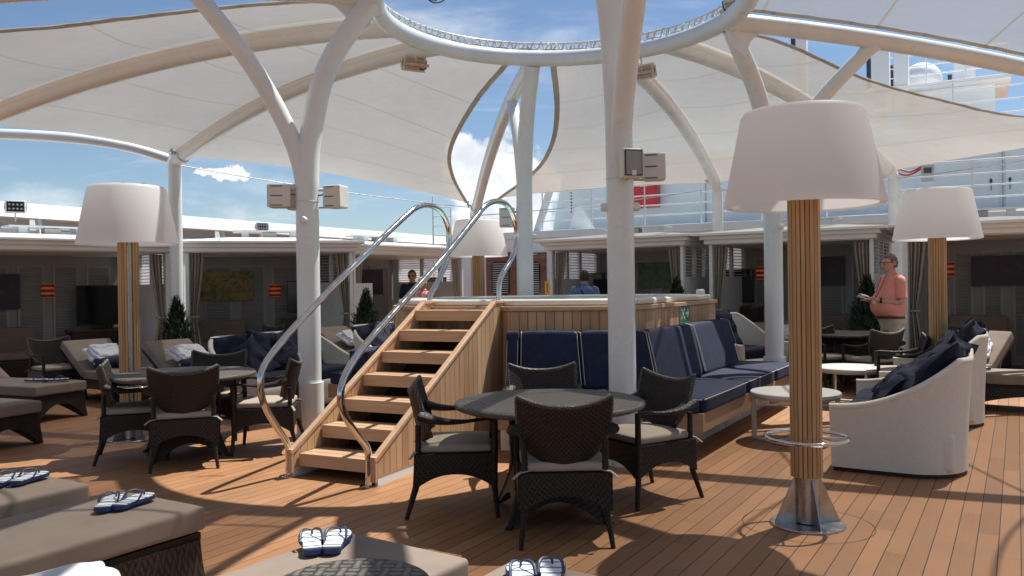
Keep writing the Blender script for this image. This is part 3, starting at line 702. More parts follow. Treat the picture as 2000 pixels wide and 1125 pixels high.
# exit sign on the right hand face
fd = (V[2]-V[1]).normalized(); fn_ = Vector((fd.y, -fd.x, 0)); sg_p = onplane(1336, 612, V[1], fd)
sign = thing('exit_sign', 'small green sign with a white arrow fixed to the teak planks of the hot tub', 'sign', sg_p+fn_*.004, math.atan2(fd.y, fd.x))
b_ = MB(); b_.box((0, -.004, 0), (.30, .006, .20)); obj('border', b_, 'sign_white', sign)
b_ = MB(); b_.box((0, -.0085, 0), (.284, .003, .184)); obj('panel', b_, 'sign_green', sign)
def flat(mb, pts, y=-.0115):
    mb.add([(x, y, z) for x, z in pts]+[(x, y+.0012, z) for x, z in pts], [tuple(range(len(pts))), tuple(range(2*len(pts)-1, len(pts)-1, -1))]); return mb
b_ = MB(); flat(b_, [(.02, -.014), (.085, -.014), (.060, -.042), (.080, -.050), (.122, 0), (.080, .050), (.060, .042), (.085, .014), (.02, .014)])
obj('arrow', b_, 'sign_white', sign, smooth=0)
b_ = MB()
for sx in (-1, 1):
    for sz in (-1, 1):
        cx = -.072; t = [(cx+sx*.022, sz*.026), (cx+sx*.050, sz*.036), (cx+sx*.036, sz*.058)]; flat(b_, t if sx*sz < 0 else t[::-1]); flat(b_, [(cx+sx*.040, sz*.045), (cx+sx*.058, sz*.070), (cx+sx*.064, sz*.064), (cx+sx*.046, sz*.040)][::(-1 if sx*sz > 0 else 1)])
for dx in (-.010, .010, 0): 
    b_.lathe([(.0045, -.0012), (.0045, 0)], 10, (0, 0, 0)) if False else None
    flat(b_, [(-.072+dx-.005, -.020), (-.072+dx+.005, -.020), (-.072+dx+.005, .008), (-.072+dx-.005, .008)]); flat(b_, [(-.072+dx-.0045, .011), (-.072+dx+.0045, .011), (-.072+dx+.0045, .020), (-.072+dx-.0045, .020)])
obj('assembly_symbol', b_, 'sign_white', sign, smooth=0)
# ------------------------------------------------------------------ built-in bench round the tub with navy cushions
def off(d): return inset(V, -d)
seatpoly = off(.80); o27 = off(.50); o05 = off(.012)
# front and right runs: corners index 0..2 of V ; start of front run and end of right run are cut
fdir = (V[1]-V[0]).normalized(); rdir = (V[2]-V[1]).normalized()
fn1 = Vector((fdir.y, -fdir.x, 0)); rn = Vector((rdir.y, -rdir.x, 0))
def corner(d): return V[1]+(fn1+rn)*(d/(1+fn1.dot(rn)))
FS = -.02; RE = 2.95      # start along the front face, end along the right face (from V1)
fs0 = lambda d: V[0]+fdir*FS+fn1*d
re0 = lambda d: V[1]+rdir*RE+rn*d
bench = thing('tub_bench', 'bench bending round the hot tub, pale wood front on a white plinth', 'bench', (V[1].x, V[1].y, 0))
bo = V[1].copy()
def strip(d0, d1, z0, z1, mat, name, bev=.005):
    P = [fs0(d0), corner(d0), re0(d0), re0(d1), corner(d1), fs0(d1)]; P = [p-bo for p in P]
    b_ = MB(); n = 6; vs = [(p.x, p.y, z0) for p in P]+[(p.x, p.y, z1) for p in P]
    fs = [(0, 1, 4, 5), (1, 2, 3, 4), (11, 10, 7, 6), (10, 9, 8, 7)]+[(i, n+i, n+(i+1) % n, (i+1) % n) for i in range(n)]
    b_.add(vs, fs); return obj(name, b_, mat, bench, smooth=20, bevel=bev)
strip(.02, .82, .24, .40, 'sofa_wood', 'seat_box'); pl_ = strip(.02, .52, 0, .24, 'white_paint', 'plinth', .003)
b_ = MB(); p = corner(.52)-fdir*.22-bo+fn1*.006; b_.box((p.x, p.y, .16), (.16, .014, .09), math.atan2(fdir.y, fdir.x)); vg = obj('vent_grille', b_, 'cream_shell', pl_)
b_ = MB()
for k in range(3): b_.box((p.x+fn1.x*.006, p.y+fn1.y*.006, .135+.025*k), (.13, .006, .012), math.atan2(fdir.y, fdir.x))
obj('vent_slots', b_, 'black', vg)
def quadcushion(name, a, b, c, d, z0, z1, label, grp, topd=None, mat='navy', cat='cushion', puff=.012):
    """soft block over the plan quad a,b,c,d (front-left, front-right, back-right, back-left); topd = same corners for the top"""
    o_ = (a+b+c+d)/4; T = topd or (a, b, c, d)
    th = thing(name, label, cat, (o_.x, o_.y, z0), 0, grp)
    def fn(p):
        u = p.x+.5; v = p.y+.5; w = p.z+.5
        lo = a.lerp(b, u).lerp(d.lerp(c, u), v); hi = T[0].lerp(T[1], u).lerp(T[3].lerp(T[2], u), v); q = lo.lerp(hi, w)-o_
        pf = puff*(1-abs(2*u-1)**3)*(1-abs(2*v-1)**3); q.z = (z1-z0)*w+(pf if w > .5 else 0)*1.
        q += Vector((0, 0, .003))*noise.noise(Vector((q.x*6+o_.x, q.y*6, q.z*6)))
        return q
    b_ = MB(); b_.rbox((0, 0, 0), (1, 1, 1), .10, 4, fn, 8); obj('cover', b_, mat, th, smooth=60, weld=True)
    q = [p-o_ for p in (a, b)]+[]
    b_ = MB(); zz = z1-z0
    t4 = [T[i]-o_ for i in range(4)]; 
    return th, o_
def piping_on(th, pts, r=.0042):
    b_ = MB(); b_.tube(pts, r, 6); obj('piping', b_, 'piping', th)
ZS0, ZS1 = .402, .525
seatg = 'navy seat cushions of the bench'; backg = 'navy back cushions of the bench'
def seat_front(u0, u1, lab, cutcorner=False):
    a = fs0(.84); k = corner(.84); c0 = fs0(.06); c1 = corner(.06); g = .006
    A = a.lerp(k, u0); B = a.lerp(k, u1); D = c0.lerp(c1, u0); Cc = c0.lerp(c1, u1)
    A += fdir*g; B -= fdir*g; D += fdir*g; Cc -= fdir*g
    th, o_ = quadcushion('seat_cushion', A, B, Cc, D, ZS0, ZS1, lab, seatg)
    ins = .012; piping_on(th, [p-o_+Vector((0, 0, ZS1-ZS0-.008)) for p in (A.lerp(Cc, .01), (A+B)/2, B.lerp(D, .01))])
def seat_right(u0, u1, lab):
    a = corner(.84); k = re0(.84); c0 = corner(.06); c1 = re0(.06); g = .006
    A = a.lerp(k, u0)+rdir*g; B = a.lerp(k, u1)-rdir*g; D = c0.lerp(c1, u0)+rdir*g; Cc = c0.lerp(c1, u1)-rdir*g
    th, o_ = quadcushion('seat_cushion', A, B, Cc, D, ZS0, ZS1, lab, seatg)
    piping_on(th, [p-o_+Vector((0, 0, ZS1-ZS0-.008)) for p in (A.lerp(Cc, .01), (A+B)/2, B.lerp(D, .01))])
seat_front(0, .5, 'navy seat cushion behind the near round table, next to the stair side'); seat_front(.5, 1, 'navy seat cushion on the bench, left of its outer corner')
seat_right(0, .40, 'navy seat cushion just right of the bench corner, with pale piping on its edge'); seat_right(.40, .72, 'navy seat cushion in the middle of the right-hand bench run'); seat_right(.72, 1, 'navy seat cushion at the far right end of the bench')
def backc(kind, u0, u1, lab):
    f0, f1 = (fs0, corner) if kind == 'f' else (corner, lambda d: re0(d)-rdir*.42)
    dr = fdir if kind == 'f' else rdir; g = .005
    def q(d, u): return f0(d).lerp(f1(d), u)
    A, B, Cc, D = q(.30, u0)+dr*g, q(.30, u1)-dr*g, q(.03, u1)-dr*g, q(.03, u0)+dr*g
    T = (q(.165, u0)+dr*g, q(.165, u1)-dr*g, q(.03, u1)-dr*g, q(.03, u0)+dr*g)
    th, o_ = quadcushion('back_cushion', A, B, Cc, D, .528, 1.055, lab, backg, T, puff=.006)
    for e in (0, 1):
        s_ = .012 if e == 0 else -.012
        bot = (A, B)[e]+dr*s_; top = (T[0], T[1])[e]+dr*s_; bk = (T[3], T[2])[e]+dr*s_; n_ = fn1 if kind == 'f' else rn
        piping_on(th, [bot-o_+Vector((0, 0, .04))+n_*.002, bot.lerp(top, .5)-o_+Vector((0, 0, .28))+n_*.003, top-o_+Vector((0, 0, .512))-n_*.004, bk-o_+Vector((0, 0, .531))+n_*.03])
backc('f', 0, .10, 'narrow navy back cushion against the stair side'); backc('f', .10, .52, 'navy back cushion behind the near round table, left of the white column')
backc('f', .52, 1, 'navy back cushion partly behind the near white column'); backc('r', 0, .50, 'navy back cushion right of the bench corner, below the green sign'); backc('r', .50, 1, 'navy back cushion at the right end of the bench back, half in the sun')
# short bench on the other side of the stair
bl_ = gz(650, 778, 0); 
b2n = thing('tub_bench', 'end of a built-in bench behind the stair, on its left side', 'bench', (-1.62, 9.42, 0), math.atan2(LD.y, LD.x))
b_ = MB(); b_.box((.25, .12, .32), (1.0, .62, .16)); obj('seat_box', b_, 'sofa_wood', b2n, bevel=.005); b_ = MB(); b_.box((.25, -.02, .12), (.94, .34, .24)); obj('plinth', b_, 'white_paint', b2n)
c4 = [Vector((-1.62, 9.42, 0))+LD*x+Vector((-LD.y, LD.x, 0))*y for x, y in ((-.25, .43), (.75, .43), (.75, -.1), (-.25, -.1))]
quadcushion('seat_cushion', *c4, .402, .53, 'navy seat cushion seen left of the stair', seatg); 
c4 = [Vector((-1.62, 9.42, 0))+LD*x+Vector((-LD.y, LD.x, 0))*y for x, y in ((-.25, .13), (.75, .13), (.75, -.14), (-.25, -.14))]
quadcushion('back_cushion', *c4, .532, .80, 'low navy back cushion seen left of the stair', backg)
# ------------------------------------------------------------------ floor lamps
def make_lamp():
    t = thing('floor_lamp', 'x', 'outdoor lamp', (0, 0, 0), 0, 'giant white lamps with slatted posts')
    b_ = MB(); b_.lathe([(.43, 1.965), (.462, 1.955), (.475, 1.965), (.368, 2.505), (.352, 2.532), (.30, 2.542)], 64, cap=False); obj('lamp_shade', b_, 'shade', t, smooth=50)
    b_ = MB(); b_.lathe([(.0, 2.536), (.305, 2.536), (.305, 2.540)], 48, cap=False); obj('top_cover', b_, 'shade', t)
    b_ = MB(); b_.box((-.10, -.22, 2.545), (.035, .02, .018)); b_.box((.08, -.24, 2.545), (.05, .02, .018)); obj('bracket', b_, 'steel', t)
    # post: teak slats round a steel core, two groups with steel channels between
    b_ = MB(); n = 22; 
    for i in range(n):
        a = 2*PI*(i+.5)/n
        if i in (4, 5, 15, 16): continue
        c, s_ = math.cos(a), math.sin(a); L = .335 if False else 0
        b_.box((c*.083, s_*.083, 1.22), (.030, .0225, 1.84), a)
    obj('teak_slats', b_, 'slat', t, bevel=.002)
    b_ = MB(); b_.lathe([(.074, .02), (.074, 1.95)], 32); obj('post_core', b_, 'steel', t, smooth=50)
    b_ = MB()
    for i in (4.5, 15.5):
        a = 2*PI*(i+.5)/n; b_.box((math.cos(a)*.080, math.sin(a)*.080, 1.22), (.026, .018, 1.84), a)
    obj('steel_channel', b_, 'grey_plastic', t)
    b_ = MB(); b_.lathe([(.222, 0), (.222, .010), (.218, .014)], 56); bp = obj('base_plate', b_, 'steel', t)
    for k in range(4):
        a = .32+k*PI/2; c, s_ = math.cos(a), math.sin(a); pr = [(.07, .014), (.205, .014), (.20, .03), (.085, .285), (.07, .29)]; n_ = Vector((-s_, c, 0))*.004
        v1 = [Vector((c*x, s_*x, z))+n_ for x, z in pr]; v2 = [p-n_*2 for p in v1]; b_ = MB(); b_.add(v1+v2, [(0, 1, 2, 3, 4), (9, 8, 7, 6, 5)]+[(i, 5+i, 5+(i+1) % 5, (i+1) % 5) for i in range(5)]); obj('stiffener', b_, 'steel', t, smooth=0)
    b_ = MB(); b_.tube([(.242*math.cos(2*PI*i/56), .242*math.sin(2*PI*i/56), .535) for i in range(56)], .0125, 12, closed=True); hr = obj('foot_ring', b_, 'chrome', t, smooth=60)
    b_ = MB(); b_.tube([(.07, 0, .535), (.24, 0, .535)], .008, 8); b_.tube([(-.07, 0, .535), (-.24, 0, .535)], .008, 8); b_.tube([(0, -.07, .535), (0, -.24, .535)], .008, 8); obj('spokes', b_, 'chrome', hr)
    return t
lamp = placed(make_lamp())
LB = gz(1577, 1024); LL = gz(256, 858)
l3 = at(935, 560, 13.2); l4 = at(1831, 550, 9.6)
l_ = lamp((LB.x, LB.y, 0), 1.30, 'nearest and largest white outdoor lamp on a teak post, right of the navy bench')
lamp((LL.x, LL.y, 0), .72, 'white outdoor lamp behind the round dark table at the left')
lamp((l3.x, l3.y, 0), .9, 'smallest white outdoor lamp, seen behind the stair handrails')
lamp((l4.x, l4.y, 0), 1.5, 'white outdoor lamp at the right, beside the person in the salmon shirt')
# round inlay joints in the deck around lamp feet and columns
def inlay(c, r):
    b_ = MB(); n = 64; vs = []; 
    for rr in (r-.0017, r+.0017):
        vs += [(rr*math.cos(2*PI*i/n), rr*math.sin(2*PI*i/n), 0) for i in range(n)]
    b_.add(vs, [(i, n+i, n+(i+1) % n, (i+1) % n) for i in range(n)]); o = obj('deck_joint', b_, 'caulk', smooth=0); o.location = (c[0], c[1], .003); struct(o)
inlay(LB, .385); inlay(COL['B'], .30); inlay(LL, .385)
# ------------------------------------------------------------------ dining chair
def make_chair(mat='wicker'):
    t = thing('dining_chair', 'x', 'chair', (0, 0, 0), 0, 'dark wicker armchairs')
    # back shell: wraps, ears up at both top corners, top edge dipping in the middle
    def bk(u, v):
        t_ = 2*u-1; w = .19+.075*min(1, v/.4)**.7+.008*math.sin(PI*max(0, v-.4)); top = .795+.060*abs(t_)**2.2; bot = .462+.055*abs(t_)**2.5; z = bot+(top-bot)*v
        y = -.225-.075*v+(.075-.02*v)*t_*t_; return (t_*w, y, z)
    b_ = MB(); b_.sheet(bk, 18, 10, .022); br = obj('backrest', b_, mat, t, smooth=50)
    b_ = MB(); b_.tube([Vector(bk(i/20, 1))+Vector((0, 0, .004)) for i in range(21)], .0155, 8); b_.tube([bk(0, i/8) for i in range(9)], .013, 8); b_.tube([bk(1, i/8) for i in range(9)], .013, 8); obj('braided_edge', b_, 'wicker_top', br, smooth=60)
    for s in (-1, 1):
        P = bez([(s*.262, -.215, .665), (s*.292, -.10, .635), (s*.300, .05, .628), (s*.285, .20, .640), (s*.272, .262, .632)], 5)
        b_ = MB(); b_.tube(P, [.060-.042*min(1, i/(len(P)*.55)) for i in range(len(P))], 10, flat=.6); obj('arm', b_, mat, t, smooth=60)
        b_ = MB(); b_.tube([(s*.272, .262, .64), (s*.268, .258, .42), (s*.262, .255, .20), (s*.272, .275, 0)], [.019, .021, .020, .014], 10); obj('leg', b_, mat, t, smooth=60)
        b_ = MB(); b_.tube([(s*.235, -.235, .60), (s*.232, -.235, .42), (s*.236, -.250, .20), (s*.262, -.315, 0)], [.018, .020, .020, .014], 10); obj('leg', b_, mat, t, smooth=60)
    b_ = MB(); arch_skirt(b_, (.262, .252), (.262, .262), .20, .415, .085, th=.02, leg=.06); b_.box((0, 0, .408), (.52, .50, .02)); obj('seat_frame', b_, mat, t, smooth=30)
    b_ = MB()
    def fn(p):
        p = p.copy(); x = p.x/.25; y = p.y/.24; p.z += .014*(1-x*x)*(1-y*y) if p.z > 0 else 0; p.x *= 1-.06*(y < 0)*abs(y); return p
    b_.rbox((0, .0, .446), (.50, .48, .052), .02, 3, fn); cu = obj('seat_cushion', b_, 'taupe_light', t, smooth=60, weld=True)
    for s in (-1, 1):
        b_ = MB(); b_.bar((s*.19, -.23, .435), (s*.262, -.262, .425), .022, .006); b_.bar((s*.262, -.262, .425), (s*.300, -.285, .395), .020, .005); obj('tie', b_, 'taupe_light', cu)
    return t
chair = placed(make_chair())
g1 = 'dark wicker chairs at the near round table'; g2 = 'dark wicker chairs at the left round table'; g3 = 'dark wicker chairs at the far right table'
T1 = gz(1073, 782, .74); T1.z = 0; T2 = gz(362, 728, .74); T2.z = 0
chair((.285, 5.00-.03, 0), face(-.02, 1), 'nearest wicker armchair, seen from behind in front of the near round table', g1)
chair((-.40, 5.57, 0), face(1, .06), 'wicker armchair left of the near round table, beside the stair', g1)
chair((.90, 5.80, 0), face(-.86, -.52), 'wicker armchair right of the near round table, in front of the bench corner', g1)
chair((.24, 6.42, 0), face(.04, -1), 'wicker armchair behind the near round table, only its back showing', g1)
c_ = (gz(300, 922)+gz(418, 916))/2; chair((c_.x-.09, c_.y+.27, 0), face(-.33, .94), 'wicker armchair seen from behind in front of the left round table', g2)
c_ = (gz(177, 913)+gz(291, 901))/2; chair((c_.x+.0, c_.y+.30, 0), face(.93, .36), 'wicker armchair at the left end of the left round table', g2)
c_ = gz(450, 888); chair((c_.x+.28, c_.y+.22, 0), face(-1, -.12), 'wicker armchair right of the left round table, its back behind the left handrail', g2)
chair((T2.x-.05, T2.y+.85, 0), face(.1, -1), 'wicker armchair on the far side of the left round table', g2)
def make_table():
    t = thing('dining_table', 'x', 'table', (0, 0, 0), 0, 'round dark wicker dining tables')
    def top(u, v): a = 2*PI*u; r = .02+.578*v; return (r*math.cos(a), r*math.sin(a), .742)
    b_ = MB(); n = 64; rim_ = [(.598*math.cos(2*PI*i/n), .598*math.sin(2*PI*i/n), .742) for i in range(n)]; b_.add(rim_, [tuple(range(n))], [(p[0], p[1]) for p in rim_])
    b_.lathe([(.598, .742), (.606, .735), (.606, .708), (.595, .700), (.05, .700)], n, cap=False); obj('tabletop', b_, 'wicker_top', t, smooth=40)
    b_ = MB(); b_.tube([(.604*math.cos(2*PI*i/n), .604*math.sin(2*PI*i/n), .722) for i in range(n)], .019, 8, closed=True); obj('rim', b_, 'wicker_top', t, smooth=60)
    b_ = MB(); arch_skirt(b_, (.135, .135), (.30, .30), .02, .70, .12, n=10, th=.022, leg=.12); obj('pedestal', b_, 'wicker', t, smooth=40)
    for sx in (-1, 1):
        for sy in (-1, 1):
            P = [(sx*(.135+.165*f**1.5), sy*(.135+.165*f**1.5), .70-.68*f) for f in [i/8 for i in range(9)]]+[(sx*.325, sy*.325, 0)]
            b_ = MB(); b_.tube(P, .021, 8); obj('leg', b_, 'wicker', t, smooth=60)
    return t
dt = placed(make_table())
dt((T1.x, T1.y, 0), .12, 'near round dark wicker table between four wicker armchairs'); dt((T2.x, T2.y, 0), .5, 'left round dark wicker table in front of the left lamp post')
# right hand far table with chairs
T3 = gz(1660, 650, .74); T3.z = 0
dt((T3.x, T3.y, 0), .2, 'far round dark table with a sunlit top, behind the white coffee tables')
c_ = gz(1700, 700, .45); chair((c_.x, c_.y-.1, 0), face(-.35, .94), 'wicker armchair seen from behind at the far right table, its seat in the sun', g3)
c_ = at(1760, 640, 9.6); chair((c_.x, c_.y, 0), face(-.9, .35), 'wicker armchair at the far right table, nearest the person in salmon', g3)
c_ = at(1618, 640, 11.4); chair((c_.x, c_.y, 0), face(.3, -.95), 'wicker armchair beyond the far right table', g3)
# ------------------------------------------------------------------ loungers
def make_lounger(raised):
    t = thing('sun_lounger', 'x', 'sun lounger', (0, 0, 0), 0, 'taupe cushioned wicker sun loungers')
    hy = -.30                                    # hinge; foot end at y=+1
    b_ = MB(); arch_skirt(b_, (.325, .97), (.345, .995), .0, .27, .19, n=16, th=.03, leg=.10); b_.box((0, 0, .285), (.67, 1.96, .035)); obj('frame', b_, 'wicker_grey', t, smooth=30)
    pf = .006
    def fn(p): q = p.copy(); q.z += pf*(1-abs(p.x/.345)**4)*(1-abs(p.y/.66)**6) if p.z > 0 else 0; q.z += .003*noise.noise(p*9); return q
    b_ = MB(); b_.rbox((0, .355, .367), (.69, 1.31, .115), .020, 4, fn, 10); obj('seat_cushion', b_, 'taupe', t, smooth=60, weld=True)
    an = R(34) if raised else 0
    m = Matrix.Rotation(-an, 3, 'X')
    def fb(p):
        q = p.copy(); q.z += pf*(1-abs(p.x/.345)**4) if p.z > 0 else 0; q.y -= .36; q = m @ q; return Vector((q.x, q.y+hy+.005, q.z))
    b_ = MB(); b_.rbox((0, 0, .367), (.69, .70, .115), .020, 4, fb, 8); obj('back_cushion', b_, 'taupe', t, smooth=60, weld=True)
    if raised:
        b_ = MB(); vs = [m @ Vector((x, y, z)) for z in (-.10, -.065) for x, y in ((-.33, 0), (.33, 0), (.33, -.70), (-.33, -.70))]; b_.add([Vector((p.x, p.y+hy, p.z+.367)) for p in vs], [(3, 2, 1, 0), (4, 5, 6, 7), (0, 1, 5, 4), (1, 2, 6, 5), (2, 3, 7, 6), (3, 0, 4, 7)]); obj('back_frame', b_, 'wicker_grey', t, smooth=20)
        for s in (-1, 1): b_ = MB(); b_.bar((s*.27, hy-.50, .60), (s*.27, hy-.30, .30), .03, .02); obj('back_strut', b_, 'dark_metal', t)
    return t
lf = placed(make_lounger(False)); lr = placed(make_lounger(True))
fgg = 'near loungers at the bottom of the picture'
def from_foot(near, far, L=1.0):                # centre and rotation from the two top corners of the foot end
    e = (far-near); e.z = 0; d = Vector((-e.y, e.x, 0)).normalized()
    if d.y < 0: d = -d
    m = (near+far)/2; return Vector((m.x-d.x*1.0, m.y-d.y*1.0, 0)), d
c1, d1 = from_foot(gz(404, 988, .43), gz(232, 955, .43)); LG1 = (c1, d1); lf(c1, face(d1.x, d1.y), 'second near lounger from the left, with flip-flops near its foot end', fgg)
c0, d0 = from_foot(gz(173, 943, .43), gz(72, 920, .43)); e_ = Vector((d1.y, -d1.x, 0)); c0 = gz(173, 943, .43)-e_*.345-d1; c0.z = 0; LG0 = (c0, d1); lf(c0, face(d1.x, d1.y), 'leftmost near lounger, cut off by the left edge of the picture', fgg)
a_ = gz(676, 1036, .43); c2 = gz(846, 1073, .43); e_ = (c2-a_).normalized(); d2 = Vector((-e_.y, e_.x, 0)); c2 = a_+e_*.33-d2; c2.z = 0; LG2 = (c2, d2); lf(c2, face(d2.x, d2.y), 'near lounger in the middle, behind the low round wicker table', fgg)
a_ = gz(1000, 1088, .43); e3 = (gz(1188, 1125, .43)-a_).normalized(); d3 = Vector((-e3.y, e3.x, 0)); c3 = a_+e3*.345-d3; c3.z = 0; LG3 = (c3, d3); lf(c3, face(d3.x, d3.y), 'near lounger at the bottom edge, only its foot end with flip-flops showing', fgg)
# low round side table
st_c = gz(683, 1140, .56)
t = thing('side_table', 'low round side table with a coarse woven top, at the bottom edge', 'side table', (st_c.x, st_c.y, 0), .3)
b_ = MB(); n = 56; rr = [(.238*math.cos(2*PI*i/n), .238*math.sin(2*PI*i/n), .560) for i in range(n)]; b_.add(rr, [tuple(range(n))], [(p[0]*.5, p[1]*.5) for p in rr]); b_.lathe([(.238, .560), (.247, .552), (.247, .53), (.235, .52), (.04, .52)], n, cap=False); obj('tabletop', b_, 'wicker_top', t)
b_ = MB(); b_.tube([(.245*math.cos(2*PI*i/n), .245*math.sin(2*PI*i/n), .545) for i in range(n)], .014, 8, closed=True); obj('rim', b_, 'wicker_top', t, smooth=60)
b_ = MB(); arch_skirt(b_, (.09, .09), (.17, .17), .01, .52, .09, n=8, th=.018, leg=.12); obj('pedestal', b_, 'wicker', t, smooth=40)
# loungers further back
bgg = 'loungers with raised backs along the cabanas'
foot = gz(128, 752, .43); dA = Vector((.90, -.44, 0)).normalized()
def by_point(pt, d, fwd, sd_):                   # lounger whose point (sd_,fwd) in its own frame sits on pt
    e = Vector((d.y, -d.x, 0)); return Vector((pt.x-d.x*fwd-e.x*sd_, pt.y-d.y*fwd-e.y*sd_, 0))
LA = by_point(gz(120, 770, .30), Vector((.93, -.37, 0)), 1.0, 0); lr(LA, face(.93, -.37), 'lounger at the far left with flip-flops on its foot end', bgg)
LZ = by_point(gz(18, 790, .43), Vector((.93, -.37, 0)), 1.0, .0); lr(LZ, face(.93, -.37), 'lounger foot showing at the left edge in front of the flip-flop lounger', bgg)
dB = Vector((.82, -.57, 0)).normalized()
LBp = by_point(gz(232, 716, .46), dB, -.02, .0); lr(LBp, face(dB.x, dB.y), 'lounger with a white robe and navy bolster, behind the left lamp post', bgg)
LC = by_point(at(352, 690, 11.2), dB, -.55, 0); lr(LC, face(dB.x, dB.y), 'lounger with a white robe beside the potted conifer, behind the left table', bgg)
dD = Vector((.80, -.60, 0))
LDp = by_point(at(545, 650, 13.0), dD, -.62, 0); lr(LDp, face(dD.x, dD.y), 'lounger with a white robe behind the cream wicker sofa and left column', bgg)
LE = by_point(at(665, 640, 14.4), dD, -.62, 0); lr(LE, face(dD.x, dD.y), 'lounger with a white robe right of the left column', bgg)
dR = Vector((-.95, -.30, 0)).normalized()
LR1 = Vector((at(1985, 700, 8.9).x+.55, 9.25, 0)); lr(LR1, face(-.85, .52), 'lounger with robe and navy bolster at the right edge', bgg)
LR2 = at(1862, 690, 10.4); LR2.z = 0; lr(LR2, face(-.80, -.6), 'lounger with a robe behind the right lamp post', bgg)
LR3 = at(1452, 640, 13.2); LR3.z = 0; lr(LR3, face(-.35, -.94), 'lounger with a robe behind the cream armchair', bgg)
LR4 = at(1560, 640, 13.4); LR4.z = 0; lr(LR4, face(-.25, -.97), 'lounger with a robe behind the nearest lamp post', bgg)
# ------------------------------------------------------------------ robes and bolsters
def robe(pt, rz, tilt, label, sc_=1., seed=0):
    t = thing('folded_robe', label, 'robe', pt, rz, 'folded white bathrobes')
    lay_ = []
    for k, (sx, sy, sz, zz) in enumerate(((.50, .30, .045, .022), (.46, .28, .045, .060), (.42, .25, .045, .096))):
        b_ = MB()
        def fn(p, k=k, zz=zz, sx=sx):
            q = p.copy(); e = noise.noise(Vector((p.x*4+seed*3.3+k, p.y*5, k*2.2))); f = noise.noise(Vector((p.x*11+seed, p.y*6+k*3, 1.5+seed)))
            q.y += .03*e+.04*(p.x/sx)*((k % 2)*2-1)*.5; q.x += .012*f+.03*noise.noise(Vector((p.y*9, seed, k)))
            q.z = q.z+zz+.020*e+.013*f+.012*abs(math.sin(p.y*30+e*6+seed))-.03*(p.x/sx)**2; 
            q *= sc_; m_ = Matrix.Rotation(tilt, 3, 'X'); return m_ @ q
        b_.rbox((0, 0, 0), (sx, sy, sz), .020, 4, fn, 18); lay_.append(obj(('folded_body', 'folded_sleeve', 'folded_collar')[k], b_, 'towel', t, smooth=70, weld=True))
    return t
def onback(c, d, along, up): e = c+Vector((d[0], d[1], 0))*along; e.z = up; return e
def robe_on(c, d, label, seed, side_=0):
    d = Vector((d[0], d[1], 0)).normalized(); an = R(34); s_ = .42; p = Vector((c.x, c.y, 0))+d*(-.30-s_*math.cos(an)-.0)+Vector((d.y, -d.x, 0))*side_
    p -= d*.43*math.sin(an)*(-1)*.0; z = .367+.07+s_*math.sin(an)-.0
    # cushion is rotated about (hinge, z=0): follow the same transform
    loc = Matrix.Rotation(-an, 3, 'X') @ Vector((0, -.38, .440)); p = Vector((c.x, c.y, 0))+d*(loc.y-.295)+Vector((d.y, -d.x, 0))*side_; p.z = loc.z
    return robe(p, face(d.x, d.y)+.25, -an, label, 1.1, seed)
robe_on(LBp, dB, 'folded white robe on the lounger behind the left lamp', 1); robe_on(LC, dB, 'folded white robe on the lounger beside the potted conifer', 2); robe_on(LDp, dD, 'folded white robe above the cream sofa, just left of the left column', 3)
robe_on(LE, dD, 'folded white robe just right of the left column', 4); robe_on(LR1, (-.85, .52), 'folded white robe at the right edge of the picture', 5); robe_on(LR2, (-.8, -.6), 'folded white robe half hidden by the right lamp post', 6)
robe_on(LR3, (-.35, -.94), 'folded white robe above the cream armchair', 7); robe_on(LR4, (-.25, -.97), 'folded white robe between the white column and the nearest lamp post', 8)
p_ = gz(30, 1205, .50); robe((p_.x, p_.y, .435), .6, 0, 'folded white robe in the bottom left corner on a near lounger', 1.25, 9)
def bolster(c, d, label):
    d = Vector((d[0], d[1], 0)).normalized(); p = Vector((c.x, c.y, 0))+d*(-.16); t = thing('bolster', label, 'bolster', (p.x, p.y, .445), face(d.x, d.y), 'navy bolsters on loungers')
    b_ = MB(); b_.tube([(-.26, 0, .07), (-.245, 0, .07), (-.1, 0, .074), (.1, 0, .072), (.245, 0, .07), (.26, 0, .07)], [.045, .068, .074, .073, .068, .045], 18); obj('cover', b_, 'navy', t, smooth=60)
    for s in (-1, 1):
        b_ = MB(); b_.tube([(s*.262, 0, .07), (s*.268, 0, .07)], .02, 12); obj('end_button', b_, 'piping', t)
bolster(LBp, dB, 'navy bolster on the lounger behind the left lamp post'); bolster(LR1, (-.85, .52), 'navy bolster under the robe at the right edge'); bolster(LC, dB, 'navy bolster on the lounger beside the potted conifer')
# ------------------------------------------------------------------ flip-flops
def make_flip():
    t = thing('flip_flop', 'x', 'flip-flop', (0, 0, 0), 0, 'striped flip-flops')
    out = [(.0, .135), (.030, .125), (.046, .095), (.048, .05), (.040, .0), (.034, -.05), (.037, -.095), (.026, -.125), (0, -.135), (-.024, -.125), (-.034, -.095), (-.032, -.05), (-.037, 0), (-.046, .05), (-.044, .095), (-.028, .125)]
    P = [p for p in bez([(x, y, 0) for x, y in out]+[(0, .135, 0)], 3)][:-1]
    b_ = MB(); b_.prism([(p.x, p.y) for p in P], 0, .020); obj('sole', b_, 'sole_navy', t, smooth=30)
    b_ = MB(); b_.prism([(p.x*.93, p.y*.96) for p in P], .0203, .0235); obj('footbed', b_, 'footbed', t, smooth=30)
    b_ = MB()
    for s in (-1, 1): b_.tube(bez([(0.004, .078, .022), (.004, .076, .040), (s*.018, .055, .058), (s*.036, .015, .056), (s*.040, -.022, .024)], 5), [.0045]*11+[.006]*10, 8, flat=.7)
    obj('strap', b_, 'strap_navy', t, smooth=60); return t
flip = placed(make_flip()); fg_ = 'striped navy and white flip-flops'
